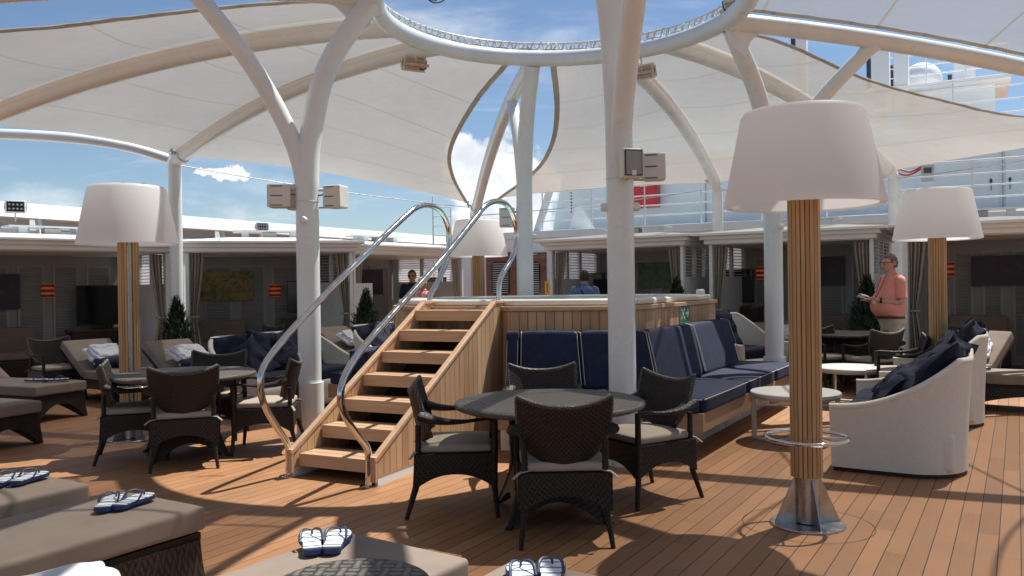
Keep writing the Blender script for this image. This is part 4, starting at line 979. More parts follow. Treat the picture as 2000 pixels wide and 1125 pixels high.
def pair(pa, pb, z, ra, rb, la, lb, sc_=(1.12, 1.0, .9)):
    flip((pa.x, pa.y, z), ra, la, fg_, sc_); flip((pb.x, pb.y, z), rb, lb, fg_, sc_)
ZT = .444
pair(gz(12, 932, .47), gz(56, 928, .47), ZT, .05, -.12, 'left flip-flop of the pair at the left edge of the picture', 'right flip-flop of the pair on the leftmost near lounger')
pair(gz(214, 976, .47), gz(260, 972, .47), ZT, .12, -.22, 'left flip-flop on the second near lounger from the left', 'right flip-flop on the second near lounger from the left')
pair(gz(608, 1052, .47), gz(656, 1049, .47), ZT, .26, .02, 'left flip-flop behind the low round woven table, its bed in shadow', 'right flip-flop behind the low round woven table, in the sun')
pair(gz(1020, 1118, .47), gz(1076, 1112, .47), ZT, .12, -.05, 'left flip-flop at the bottom edge near the centre', 'right flip-flop at the bottom edge near the centre')
e = Vector((.93, -.37, 0)); pair(LA+e*.75+Vector((.10, .05, 0)), LA+e*.60, ZT, -1.2, -1.5, 'nearer flip-flop on the far left lounger', 'farther flip-flop on the far left lounger')
p_ = gz(1890, 664, .47); flip((LR1.x-.62, LR1.y+.30, ZT), 1.2, 'dark flip-flop on the lounger at the right edge', fg_, 1.12)
# ------------------------------------------------------------------ cream wicker tub sofas and armchair
def make_sofa(L=1.75, D=.92, back=.86, name='wicker_sofa', cat='sofa'):
    """origin: floor, middle; faces +y; back along -y"""
    t = thing(name, 'x', cat, (0, 0, 0), 0, 'cream wicker tub seats')
    # shell: plan runs arm tip - round back corner - back - corner - arm tip; height falls towards the arm tips
    hx, hy = L/2, D/2; r = .36
    path = [(hx-.03, hy), (hx-.01, hy*.4)]
    path += [(hx-r+r*math.cos(a), -hy+r+r*math.sin(a)) for a in [-PI/2*k/6 for k in range(0, 7)]]
    path = path[:2]+[(hx, -hy*.25)]+path[2:]
    full = path+[(-x, y) for x, y in path[::-1]]
    Pp = [Vector((x, y, 0)) for x, y in full]; Ls = [0]
    for i in range(len(Pp)-1): Ls.append(Ls[-1]+(Pp[i+1]-Pp[i]).length)
    def pl_(u):
        x = u*Ls[-1]
        for i in range(len(Pp)-1):
            if x <= Ls[i+1]+1e-9: return Pp[i].lerp(Pp[i+1], (x-Ls[i])/max(1e-9, Ls[i+1]-Ls[i]))
        return Pp[-1]
    armz = .50
    def hgt(p): f = max(0, min(1, (hy-p.y)/(D*.93))); return armz+(back-armz)*(f**2.2)
    def shell(u, v, k=1.):
        p = pl_(u); z = .035+(hgt(p)-.035)*v; fl = 1+.045*v*v; c = Vector((p.x*fl, p.y*(1+.09*v*v if p.y < 0 else 1+.02*v), z)); return c
    b_ = MB(); b_.sheet(shell, 64, 12, .045); sh = obj('shell', b_, 'wicker_cream', t, smooth=50)
    b_ = MB(); b_.tube([shell(i/64, 1) for i in range(65)], .027, 10); obj('rolled_edge', b_, 'wicker_cream', sh, smooth=60)
    b_ = MB(); b_.rbox((0, .02, .19), (L-.10, D-.08, .30), .05, 3); obj('seat_base', b_, 'wicker_cream', t, smooth=50, weld=True)
    b_ = MB(); b_.prism([(x*.985, y*.985) for x, y in full], 0, .034); obj('plinth', b_, 'black', t, smooth=0)
    n = 2 if L > 1.3 else 1
    for k in range(n):
        w = (L-.14)/n; b_ = MB(); b_.rbox((-(L-.14)/2+w*(k+.5), .03, .395), (w-.01, D-.16, .12), .04, 4, lambda p: Vector((p.x, p.y, p.z+(.015*(1-(p.x/w*2)**2) if p.z > 0 else 0)))); obj('seat_cushion', b_, 'navy_dark', t, smooth=60, weld=True)
    return t
ws = placed(make_sofa()); sg = 'cream wicker sofas heaped with navy pillows'
# sofas whose backs run along the ship
def sofa_at(corner_near, fac, L=1.75, D=.92):
    """corner_near: back corner nearest the camera; fac: direction the sofa faces"""
    f = Vector((fac[0], fac[1], 0)).normalized(); s = LD; return Vector((corner_near.x, corner_near.y, 0))+s*(L/2)+f*(D/2), face(f.x, f.y)
W1c, W1r = sofa_at(Vector((3.30, 6.04, 0)), (-TD.x, -TD.y)); ws(W1c, W1r, 'nearest cream wicker sofa, seen from its side right of the nearest lamp', sg, (1, 1, 1.02))
W2c, W2r = sofa_at(Vector((4.62, 8.12, 0)), (-TD.x, -TD.y)); ws(W2c, W2r, 'cream wicker sofa just beyond the nearest one at the right', sg, (1, 1, 1.05))
W0c, W0r = sofa_at(Vector((-3.62, 9.75, 0)), (TD.x, TD.y)); ws(W0c, W0r, 'cream wicker sofa behind the left round table, in front of the left column', sg, (1.1, 1, 1.05))
W4c, W4r = sofa_at(Vector((-2.45, 12.2, 0)), (TD.x, TD.y)); ws(W4c, W4r, 'cream wicker sofa right of the left column, partly behind the stair', sg, (1, 1, 1.05))
arm_ = placed(make_sofa(.95, .88, .86, 'wicker_armchair', 'armchair'))
p_ = at(1450, 650, 12.2); arm_((p_.x, p_.y, 0), face(.55, -.85), 'cream wicker armchair with a navy pillow left of the white column at the right', None, (1.05, 1, 1.16))
# ------------------------------------------------------------------ pillows
def make_pillow(seed, w=.62, th=.20):
    t = thing('pillow', 'x', 'pillow', (0, 0, 0), 0, 'navy pillows heaped on the wicker sofas'); b_ = MB(); n = 20
    for sg_ in (1, -1):
        def fn(u, v, sg_=sg_):
            x = 2*u-1; y = 2*v-1; g = max(0, (1-abs(x)**2.6)*(1-abs(y)**2.6)); h = th/2*g**.55
            e = noise.noise(Vector((x*1.6+seed*5, y*1.6, seed*2+sg_))); f = noise.noise(Vector((x*4.5+seed, y*4.5, 3+sg_)))
            fold = abs(math.sin(4*x+3*y*sg_+seed*2+2.5*e)); 
            h = h*(1+.50*e-.26*fold)+.016*f*g
            k = 1-.10*(1-y*y); k2 = 1-.10*(1-x*x); bend = -.10*(x*x)*math.sin(seed*1.7)+.10*y*y*math.cos(seed)+.05*e
            return (x*w/2*k, sg_*h+bend*w*.7, w/2+y*w/2*k2)
        if sg_ > 0: b_.sheet(lambda u, v: fn(1-u, v), n, n)
        else: b_.sheet(fn, n, n)
    obj('cover', b_, 'navy_dark', t, smooth=70, weld=True)
    b_ = MB(); b_.tube([(x*w*.5*.905, 0, w*.5) for x in (-.02, .02)], .0, 3) if False else None
    return t
pil = [placed(make_pillow(i)) for i in range(4)]
pn = [0]
def pillow_at(c, r, lx, ly, z, rz, tilt, label, k, roll=0., s=1.):
    q = Matrix.Rotation(r, 3, 'Z') @ Vector((lx, ly, 0)); o = pil[k]((c.x+q.x, c.y+q.y, z), 0, label, 'navy pillows heaped on the wicker sofas', s)
    o.rotation_euler = (tilt, roll, r+rz); return o
for c, r, nm, base in ((W1c, W1r, 'the nearest wicker sofa', 0), (W2c, W2r, 'the second sofa at the right', 1), (W0c, W0r, 'the sofa behind the left table', 2), (W4c, W4r, 'the sofa right of the left column', 3)):
    lay = ((-.60, -.20, .10, .45, 'tall pointed navy pillow in the {} corner of ', .05, 1.0), (-.22, -.14, -.25, .55, 'navy pillow second from the near end of ', .2, 1.05), (.18, -.22, .2, .42, 'navy pillow second from the far end of ', -.15, 1.0), (.58, -.18, -.1, .5, 'navy pillow at the far end of ', .1, 1.0), (-.40, .06, .5, .95, 'slumped navy pillow in front of the others on ', .5, .95), (.02, .04, -.4, .85, 'crumpled navy pillow in the middle of ', -.4, 1.0), (.40, .03, .3, .8, 'flattened navy pillow beside the crumpled one on ', .3, .95))
    for j, (lx, ly, rz, tl, lab, rl, s_) in enumerate(lay):
        left = base in (2, 3); lx2 = lx if not left else -lx
        lab = lab.format('near')
        pillow_at(c, r, -lx2*(.84 if not left else 1.), ly+((.20 if j > 3 else .10) if not left else .03), .44 if not left else .44, rz, tl*(.8 if left else 1.15), lab+nm, (j+base) % 4, rl, s_*(1.08 if not left else .90))
p_ = at(1450, 650, 12.2); pillow_at(p_, face(.55, -.85), .05, -.12, .50, .2, .4, 'navy pillow in the cream armchair', 1)
# ------------------------------------------------------------------ white coffee tables
def make_coffee():
    t = thing('coffee_table', 'x', 'coffee table', (0, 0, 0), 0, 'round white coffee tables')
    b_ = MB(); b_.lathe([(.0, .425), (.40, .425), (.408, .428), (.408, .455), (.400, .462), (0, .462)], 56, cap=False); obj('tabletop', b_, 'table_white', t, smooth=40)
    b_ = MB(); b_.lathe([(.36, .40), (.37, .40), (.37, .425), (.36, .425)], 40, cap=False); obj('apron', b_, 'table_white', t, smooth=40)
    for s in (-1, 1):
        b_ = MB(); x = s*.27
        b_.bar((x, -.26, .425), (x, -.26, .012), .05, .022, (0, 1, 0)); b_.bar((x, .26, .425), (x, .26, .012), .05, .022, (0, 1, 0)); b_.bar((x, -.271, .012), (x, .271, .012), .05, .022); obj('leg_frame', b_, 'table_white', t, bevel=.004)
    b_ = MB(); b_.bar((-.27, 0, .013), (.27, 0, .013), .04, .018); obj('cross_bar', b_, 'table_white', t)
    return t
ct = placed(make_coffee()); cg = 'round white coffee tables'
p_ = gz(1553, 764, .46); ct((p_.x, p_.y, 0), .45, 'white coffee table directly behind the nearest lamp post', cg); p_ = gz(1660, 716, .46); ct((p_.x, p_.y, 0), .9, 'white coffee table further back, right of the nearest lamp post', cg)
p_ = gz(655, 712, .46); ct((p_.x, p_.y, 0), .6, 'white coffee table between the two cream sofas at the left', cg)
# ------------------------------------------------------------------ cabanas
def frame_xy(FLp, FRp):
    d = FRp-FLp; d.z = 0; return d.normalized(), math.atan2(d.y, d.x), d.length
CAB = []
def shutter(mb, x0, x1, z0, z1, y, th=.03):
    f = .04; mb.box(((x0+x1)/2, y, z0+f/2), (x1-x0, th, f)); mb.box(((x0+x1)/2, y, z1-f/2), (x1-x0, th, f))
    mb.box((x0+f/2, y, (z0+z1)/2), (f, th-.002, z1-z0-2*f)); mb.box((x1-f/2, y, (z0+z1)/2), (f, th-.002, z1-z0-2*f))
    n = int((z1-z0-2*f)/.055); m = Matrix.Rotation(R(38), 3, 'X')
    for k in range(n): mb.box(((x0+x1)/2, y, z0+f+.0275+.055*k), (x1-x0-2*f, .006, .052), m=m)
def cabana(label, fl, fr, cur='LR', depth=2.3, panels=4, zl=2.15):
    A = at(fl[0], 560, fl[1]); B = at(fr[0], 560, fr[1]); A.z = B.z = 0; d, rz, w = frame_xy(A, B)
    t = thing('cabana', label, 'cabana', A, rz, 'white open-fronted cabanas round the deck')
    b_ = MB(); b_.box((w/2, depth, 1.12), (w, .06, 2.24)); obj('back_wall', b_, 'cabana_wall', t)
    for x in (.03, w-.03):
        b_ = MB(); b_.box((x, depth/2+.02, .80), (.06, depth-.14, 1.60)); b_.box((x, .10, 1.12), (.058, .12, 2.24)); b_.box((x, depth-.14, 1.91), (.058, .18, .62)); b_.box((x, depth/2, 2.19), (.058, depth-.16, .10))
        for yy in (.72, 1.30): b_.box((x, yy, 1.87), (.056, .10, .54))
        for k in range(9): 
            for (y0, y1) in ((.16, .67), (.77, 1.25), (1.35, depth-.23)): b_.box((x, (y0+y1)/2, 1.64+.058*k), (.045, y1-y0, .012))
        obj('side_wall', b_, 'white_paint', t, smooth=0)
    pw = (w-.3)/panels
    for k in range(panels):
        b_ = MB(); shutter(b_, .15+pw*k+.07, .15+pw*(k+1)-.07, .12, 1.98, depth-.05); obj('shutter_panel', b_, 'shutter', t, smooth=0)
    # fascia: stepped mouldings, hip roof, vent frame
    o = .12; b_ = MB(); b_.box((w/2, depth/2, zl+.145), (w+2*o, depth+2*o, .11)); b_.box((w/2, depth/2, zl+.055), (w+o, depth+o, .085)); b_.box((w/2, depth/2, zl+.008), (w+.02, depth+.02, .02)); obj('fascia', b_, 'white_roof', t, bevel=.012)
    e = .20; z0 = zl+.205; rh = .12; vs = [(-e, -e, z0), (w+e, -e, z0), (w+e, depth+e, z0), (-e, depth+e, z0), (.75, depth/2-.25, z0+rh), (w-.75, depth/2-.25, z0+rh), (w-.75, depth/2+.25, z0+rh), (.75, depth/2+.25, z0+rh)]
    vs += [(x, y, z0-.05) for x, y, _ in vs[:4]]
    b_ = MB(); b_.add(vs, [(0, 1, 5, 4), (1, 2, 6, 5), (2, 3, 7, 6), (3, 0, 4, 7), (4, 5, 6, 7), (8, 9, 1, 0), (9, 10, 2, 1), (10, 11, 3, 2), (11, 8, 0, 3), (11, 10, 9, 8)]); rf = obj('roof', b_, 'white_roof', t, smooth=0, bevel=.012)
    b_ = MB(); cx = w/2; zz = z0+rh
    for dx in (-.45, .45): b_.box((cx+dx, depth/2, zz+.05), (.13, .35, .12))
    b_.box((cx, depth/2, zz+.125), (1.35, .50, .03)); obj('vent_hood', b_, 'white_paint', rf); b_ = MB(); b_.box((cx, depth/2-.1, zz+.05), (.26, .2, .10)); obj('vent_motor', b_, 'grey_plastic', rf)
    for c in cur:
        x0, sgn = ((.08, 1) if c == 'L' else (w-.08, -1)); b_ = MB()
        def fn(u, v, x0=x0, sgn=sgn):
            z = .06+(2.12-.06)*v; g = abs(z-1.0); wd_ = .08+.15*min(1, g/1.0)**.8; pull = .08*math.exp(-(g/.35)**2)
            return (x0+sgn*(wd_*u), .12+.035*math.sin(u*26+v*1.2)+.02*math.sin(u*11), z)
        b_.sheet(fn, 40, 18, .006); cu = obj('curtain', b_, 'curtain', t, smooth=60)
        b_ = MB(); b_.tube([(x0+sgn*(.055+.075*math.cos(2*PI*i/16)), .12+.055*math.sin(2*PI*i/16), 1.0) for i in range(16)], .016, 8, closed=True); obj('tie_back', b_, 'curtain', cu)
    bp = Vector((A.x, A.y, 0))+Vector((-d.y, d.x, 0))*(depth-.10)
    CAB.append((A, d, rz, w, depth, bp)); return t
cabana('white cabana at the left edge of the picture, with a television under its roof', (-85, 12.4), (333, 14.7), 'R', panels=5)
cabana('white cabana left of the left column, with a multicoloured painting inside', (362, 14.6), (690, 15.5), 'LR', panels=4)
cabana('white cabana behind the stair handrails where a person in dark polo stands', (694, 16.3), (908, 19.0), 'LR', panels=4)
cabana('white cabana behind the hot tub, beside the wooden double door', (1072, 16.1), (1334, 14.7), 'LR', panels=4)
cabana('white cabana right of the tub, between the near column and the salmon shirt', (1384, 14.6), (1706, 13.2), 'LR', panels=4)
cabana('white cabana at the right edge, behind the right lamp', (1765, 12.9), (2080, 11.9), 'L', panels=4)
def onwall(ci, px, py): A, d, rz, w, dp, bp = CAB[ci]; return onplane(px, py, bp, d)
wall_i = Vector
def paint(ci, x0, y0, x1, y1, mat, label):
    a = onwall(ci, x0, y1); b = onwall(ci, x1, y0); m = (a+b)/2; w = (Vector((b.x, b.y, 0))-Vector((a.x, a.y, 0))).length; h = b.z-a.z
    t = thing('painting', label, 'painting', m, CAB[ci][2]); b_ = MB(); b_.box((0, -.012, 0), (w, .03, h)); obj('canvas', b_, mat, t); b_ = MB(); b_.box((0, .008, 0), (w-.04, .012, h-.04)); obj('backing', b_, 'dark_wood', t)
paint(0, -40, 535, 38, 606, 'art_dark', 'dark painting cut by the left edge, on the wall of the leftmost cabana'); paint(1, 393, 530, 494, 588, 'art_warm', 'yellow, red and blue painting in the cabana left of the left column')
paint(2, 688, 527, 746, 576, 'art_dark', 'dark painting behind the left handrail'); paint(3, 1248, 512, 1318, 563, 'art_green', 'green leafy painting behind the hot tub, above the conifer')
paint(4, 1600, 500, 1649, 558, 'art_dark', 'dark painting just left of the person in salmon'); paint(5, 1897, 497, 2040, 559, 'art_dark', 'wide dark painting at the right edge')
def sconce(ci, px, py, label):
    p = onwall(ci, px, py); t = thing('wall_lamp', label, 'wall lamp', p, CAB[ci][2], 'orange glowing wall lamps in the cabanas')
    b_ = MB(); b_.sheet(lambda u, v: (.11*math.cos(PI+PI*u), -.0+.09*math.sin(PI+PI*u), -.13+.26*v), 14, 8, .004); obj('shade', b_, 'wall_lamp', t, smooth=60)
    b_ = MB(); b_.box((0, .01, 0), (.08, .012, .2)); obj('bracket', b_, 'dark_metal', t)
sconce(0, 93, 568, 'orange wall lamp in the leftmost cabana'); sconce(1, 537, 568, 'orange wall lamp left of the left column'); sconce(1, 632, 574, 'orange wall lamp right of the left column'); sconce(2, 781, 561, 'orange wall lamp beside the person in dark polo')
sconce(2, 866, 573, 'orange wall lamp between the two handrails'); sconce(3, 1122, 556, 'orange wall lamp beside the person in the blue shirt'); sconce(4, 1419, 550, 'orange wall lamp left of a television, behind the bench'); sconce(4, 1488, 533, 'orange wall lamp beside the white column at the right'); sconce(5, 1850, 526, 'orange wall lamp just right of the right lamp post')
def tv(ci, x0, y0, x1, y1, label, lab2):
    a = onwall(ci, x0, y1); b = onwall(ci, x1, y0); A, d, rz, w_, dp, bp = CAB[ci]; nrm = Vector((d.y, -d.x, 0)); m = (a+b)/2+nrm*.28
    k = .955; m.z = EYE+(m.z-EYE)*1.0; w = (Vector((b.x, b.y, 0))-Vector((a.x, a.y, 0))).length*k; h = (b.z-a.z)*k
    t = thing('television', label, 'television', (m.x, m.y, m.z-h/2), rz, 'flat televisions on cabinets'); b_ = MB(); b_.box((0, 0, h/2), (w, .05, h)); obj('housing', b_, 'black', t, bevel=.006); b_ = MB(); b_.box((0, -.0265, h/2), (w-.04, .003, h-.04)); obj('screen', b_, 'screen', t)
    b_ = MB(); b_.box((0, 0, -.03), (.10, .04, .08)); b_.box((0, 0, -.067), (.42, .22, .014)); obj('stand', b_, 'black', t)
    zt = m.z-h/2-.075; c = thing('cabinet', lab2, 'cabinet', (m.x, m.y, 0), rz, 'dark wooden television cabinets'); b_ = MB(); b_.box((0, 0, zt/2), (w+.25, .42, zt-.05)); obj('carcass', b_, 'dark_wood', c, bevel=.006); b_ = MB(); b_.box((0, -.01, zt-.0125), (w+.31, .48, .025)); obj('top', b_, 'mahogany', c)
    for s in (-1, 1):
        b_ = MB(); b_.box((s*(w+.25)/4, -.215, zt/2), ((w+.25)/2-.04, .012, zt-.14)); dr_ = obj('door', b_, 'dark_wood', c, bevel=.004); b_ = MB(); b_.sph((s*.05, -.235, zt/2), .014); obj('knob', b_, 'chrome', dr_)
tv(0, 137, 555, 262, 638, 'large television in the leftmost cabana, behind the left lamp post', 'dark cabinet under the television in the leftmost cabana'); tv(1, 558, 547, 650, 612, 'television behind the left column', 'dark cabinet behind the left column')
tv(2, 812, 541, 856, 590, 'television between the two handrails', 'dark cabinet under the television between the handrails'); tv(3, 1150, 531, 1210, 590, 'television behind the hot tub, beside the near column', 'dark cabinet behind the hot tub'); tv(4, 1425, 524, 1480, 592, 'television left of the white column at the right', 'dark cabinet left of the white column at the right')
# low lounge seats inside the cabanas and dark cabin chairs
def daybed(ci, x0, x1, ytop, label):
    A, d, rz, w_, dp, bp = CAB[ci]; nrm = Vector((d.y, -d.x, 0)); a = onwall(ci, x0, ytop+20); b = onwall(ci, x1, ytop+20); m = (a+b)/2+nrm*.62; m.z = 0; w = max(.9, (Vector((b.x-a.x, b.y-a.y, 0))).length*.95)
    t = thing('cabin_sofa', label, 'sofa', m, rz, 'brown sofas inside the cabanas')
    b_ = MB(); b_.rbox((0, 0, .18), (w, .85, .30), .03, 3); obj('base', b_, 'wicker_grey', t, smooth=50, weld=True); b_ = MB(); b_.rbox((0, -.03, .40), (w-.04, .78, .13), .04, 3); obj('seat_cushion', b_, 'taupe', t, smooth=50, weld=True)
    b_ = MB(); b_.rbox((0, .33, .64), (w, .18, .46), .06, 4); obj('backrest', b_, 'taupe', t, smooth=50, weld=True)
daybed(0, -60, 62, 672, 'brown sofa in the leftmost cabana, at the left edge'); daybed(1, 392, 478, 640, 'brown sofa below the multicoloured painting'); daybed(4, 1590, 1660, 606, 'brown sofa left of the person in salmon, inside the cabana'); daybed(5, 1860, 1960, 610, 'brown sofa under the wide dark painting at the right')
p_ = at(110, 700, 11.4); chair((p_.x, p_.y, 0), face(.75, -.6), 'dark armchair in front of the large television at the left', 'dark wicker chairs inside the cabanas'); p_ = at(790, 640, 15.8); chair((p_.x, p_.y, 0), face(-.6, -.6), 'dark armchair below the person in dark polo', 'dark wicker chairs inside the cabanas')
p_ = at(1890, 640, 11.6); chair((p_.x, p_.y, 0), face(-.3, -.9), 'dark armchair between the two loungers at the right', 'dark wicker chairs inside the cabanas'); p_ = at(512, 640, 14.4); chair((p_.x, p_.y, 0), face(-.5, -.8), 'dark armchair left of the left column, under the orange wall lamp', 'dark wicker chairs inside the cabanas')
# ------------------------------------------------------------------ conifers in pots
def make_conifer(seed, h=1.30, r=.40):
    t = thing('potted_conifer', 'x', 'conifer', (0, 0, 0), 0, 'potted conifers beside the cabanas'); rnd = random.Random(seed)
    b_ = MB(); b_.lathe([(.16, 0), (.21, .30), (.225, .33), (.20, .33), (.19, .29)], 28); obj('pot', b_, 'dark_metal', t); b_ = MB(); b_.tube([(0, 0, .28), (.01, .01, .8), (0, 0, h)], [.03, .02, .006], 8); obj('trunk', b_, 'trunk', t)
    b_ = MB()
    for i in range(860):
        z = .30+(h-.30)*rnd.random()**1.15; f = (z-.30)/(h-.30); rad = r*(1-f)**.75*(.75+.35*noise.noise(Vector((seed, f*5, rnd.random()*.4))))+.03; a = rnd.random()*2*PI
        lump = 1+.22*noise.noise(Vector((math.cos(a)*2, math.sin(a)*2+seed, z*4))); q = rad*lump*(.35+.65*rnd.random()**.5)
        base = Vector((q*.5*math.cos(a), q*.5*math.sin(a), z-.05)); tip = Vector((q*1.12*math.cos(a), q*1.12*math.sin(a), z+.06+.10*rnd.random()))
        d = tip-base; 
        for k in range(9):
            p = base.lerp(tip, .25+.75*k/9); side_ = Vector((rnd.uniform(-1, 1), rnd.uniform(-1, 1), rnd.uniform(-.2, 1))).normalized(); l = .045+.02*rnd.random(); e = p+(side_+d.normalized()*.9).normalized()*l; wv = d.cross(side_); wv = wv.normalized()*.006 if wv.length else Vector((.006, 0, 0))
            b_.add([p-wv, p+wv, e+wv*.4, e-wv*.4], [(0, 1, 2, 3)])
    obj('crown', b_, 'foliage', t, smooth=0); return t
con = placed(make_conifer(2))
for px, Y, lab, s_ in ((345, 12.6, 'potted conifer beside the far pole behind the left table', .97), (715, 14.6, 'potted conifer right of the left column, seen under the handrail', 1.02), (1322, 14.0, 'potted conifer behind the right end of the hot tub', 1.10), (1694, 12.6, 'potted conifer just left of the person in salmon', 1.10)):
    p_ = at(px, 600, Y); con((p_.x, p_.y, 0), px*.01, lab, None, s_)
# ------------------------------------------------------------------ bulwark with its sloping cap on the left
PB = at(0, 500, 16.4); PB.z = 0; rzL = math.atan2(LD.y, LD.x)
t = thing('bulwark', 'long white ship bulwark with a sloping cap behind the left cabanas', 'ship wall', PB, rzL)
b_ = MB(); b_.box((8, .12, 1.38), (32, .08, 2.76)); obj('plating', b_, 'white_paint', t); b_ = MB(); b_.add([(-8, -.10, 3.00), (24, -.10, 3.00), (24, .38, 3.00), (-8, .38, 3.00), (-8, .05, 3.30), (24, .05, 3.30), (24, .30, 3.34), (-8, .30, 3.34)], [(3, 2, 1, 0), (4, 5, 6, 7), (0, 1, 5, 4), (1, 2, 6, 5), (2, 3, 7, 6), (3, 0, 4, 7)]); obj('cap', b_, 'white_paint', t, smooth=0)
for k in range(20):
    b_ = MB(); b_.bar((-7.2+1.6*k, -.06, 2.60), (-7.2+1.6*k, .04, 3.0), .10, .08, (1, 0, 0)); obj('bracket', b_, 'white_paint', t, smooth=0)
    b_ = MB(); b_.box((-6.4+1.6*k, .16, 2.88), (1.38, .02, .22)); obj('window_panel', b_, 'grey_plastic', t, smooth=0)
# ------------------------------------------------------------------ superstructure
PS = at(1241, 500, 21.0); PS.z = 0; rzT = math.atan2(TD.y, TD.x); NS = Vector((-TD.y, TD.x, 0))   # NS points away
sup = thing('superstructure', 'white ship superstructure across the deck with an upper deck and railings', 'superstructure', PS, rzT)
def sx(px, off_=0.): p = onplane(px, 500, PS+NS*off_, TD); return (p-PS-NS*off_).dot(TD)
def szz(px, py, off_=0.): return onplane(px, py, PS+NS*off_, TD).z
xL = sx(880); xR = 13
b_ = MB(); b_.box(((xL+xR)/2, .1, 1.37), (xR-xL, .2, 2.74)); obj('lower_wall', b_, 'white_paint', sup); b_ = MB(); b_.box(((xL+xR)/2, 1.4, 2.84), (xR-xL+.2, 3.0, .20)); obj('upper_deck_edge', b_, 'white_paint', sup, bevel=.02)
hl = sx(1078, 1.9); b_ = MB(); b_.add([(hl, 1.9, 2.94), (13, 1.9, 2.94), (13, 4.5, 2.94), (hl, 4.5, 2.94), (hl+.45, 1.9, 5.0), (13, 1.9, 5.0), (13, 4.5, 5.0), (hl+.45, 4.5, 5.0)], [(3, 2, 1, 0), (4, 5, 6, 7), (0, 1, 5, 4), (1, 2, 6, 5), (2, 3, 7, 6), (3, 0, 4, 7)]); hs = obj('upper_wall', b_, 'white_paint', sup, smooth=0, bevel=.02)
for px in (1380, 1832, 1960): 
    b_ = MB(); x = sx(px, 1.9); b_.box((x, 1.885, 3.85), (.03, .02, 1.75)); obj('wall_seam', b_, 'grey_plastic', hs)
for x0, x1 in ((1826, 1955), (1962, 2060)):
    a, c = sx(x0, 1.9), sx(x1, 1.9); b_ = MB(); b_.box(((a+c)/2, 1.88, 3.85), (c-a-.06, .03, 1.55)); ld = obj('locker_door', b_, 'white_steel', hs, bevel=.008)
    b_ = MB(); hx = c-.18 if x0 < 1900 else a+.12; b_.sph((hx, 1.85, 3.72), (.03, .02, .05), 10, 6); b_.tube([(hx, 1.84, 3.70), (hx, 1.83, 3.50)], .010, 6); obj('handle', b_, 'dark_metal', ld)
# upper deck railing
b_ = MB(); ra = sx(1060, -.0)
for z in (3.20, 3.45, 3.70, 3.98): b_.tube([(ra, .02, z), (13, .02, z)], .016 if z < 3.9 else .022, 8)
k = ra
while k < 13: b_.tube([(k, .02, 2.94), (k, .02, 3.98)], .018, 8); k += 1.45
obj('railing', b_, 'white_paint', sup, smooth=60)
b_ = MB(); rb = sx(1480, 1.9)
for z in (5.25, 5.55, 5.85, 6.1): b_.tube([(rb, 1.9, z), (13, 1.9, z)], .016, 8)
k = rb
while k < 13: b_.tube([(k, 1.9, 5.0), (k, 1.9, 6.1)], .018, 8); k += 1.5
obj('roof_railing', b_, 'white_roof', sup, smooth=60)
b_ = MB(); xa, xb = sx(1770, 5.5), sx(1945, 5.5); b_.box(((xa+xb)/2, 5.6, 5.75), (xb-xa, 2.0, 1.5)); b_.box(((xa+xb)/2, 5.5, 6.56), (xb-xa+.7, 2.6, .12)); td = obj('top_deck_house', b_, 'white_roof', sup, smooth=0, bevel=.02)
b_ = MB()
for z in (6.85, 7.1, 7.4): b_.tube([(xa-.3, 4.3, z), (xb+.3, 4.3, z)], .018, 8)
k = xa-.3
while k < xb+.35: b_.tube([(k, 4.3, 6.6), (k, 4.3, 7.4)], .018, 8); k += .9
obj('top_railing', b_, 'white_roof', td, smooth=60)
# double door in mahogany with rounded louvred windows
for x0, x1, nm in ((950, 1009, 'left'), (1012, 1068, 'right')):
    a, c = sx(x0), sx(x1); w = c-a; zt = szz(x0, 494); o_ = PS+TD*((a+c)/2)
    d_ = thing('wooden_door', f'{nm} leaf of the mahogany double door behind the hot tub', 'door', (o_.x, o_.y, 0), rzT)
    b_ = MB(); b_.box((0, -.03, zt/2), (w-.02, .05, zt-.02)); obj('leaf', b_, 'mahogany', d_, bevel=.006)
    ww = w*.30; z0, z1 = szz(x0, 576), szz(x0, 512); r_ = .12; P = [(ww-r_+r_*math.cos(q), z1-r_+r_*math.sin(q)) for q in [PI/2*i/6 for i in range(7)]]; P += [(-x, z) for x, z in P[::-1]]; P += [(x, z0+z1-z) for x, z in P[::-1]]; n = len(P)
    b_ = MB(); b_.add([(x, -.058, z) for x, z in P]+[(x, -.064, z) for x, z in P], [tuple(range(n)), tuple(range(2*n-1, n-1, -1))]+[(i, n+i, n+(i+1) % n, (i+1) % n) for i in range(n)]); wi = obj('window', b_, 'screen', d_, smooth=0)
    b_ = MB()
    for k in range(14): b_.box((0, -.068, z0+.06+(z1-z0-.12)*k/13), (ww*1.7, .006, .022))
    obj('louvre', b_, 'grey_plastic', wi, smooth=0)
    b_ = MB(); b_.box((-w*.18, -.08, zt-.10), (.30, .05, .07)); b_.bar((-w*.1, -.09, zt-.07), (w*.25, -.12, zt-.05), .02, .02); obj('door_closer', b_, 'steel', d_)
    b_ = MB(); b_.tube([(w*.42, -.06, 1.02), (w*.42, -.12, 1.02), (w*.30, -.12, 1.02)], .012, 8); obj('handle', b_, 'chrome', d_)
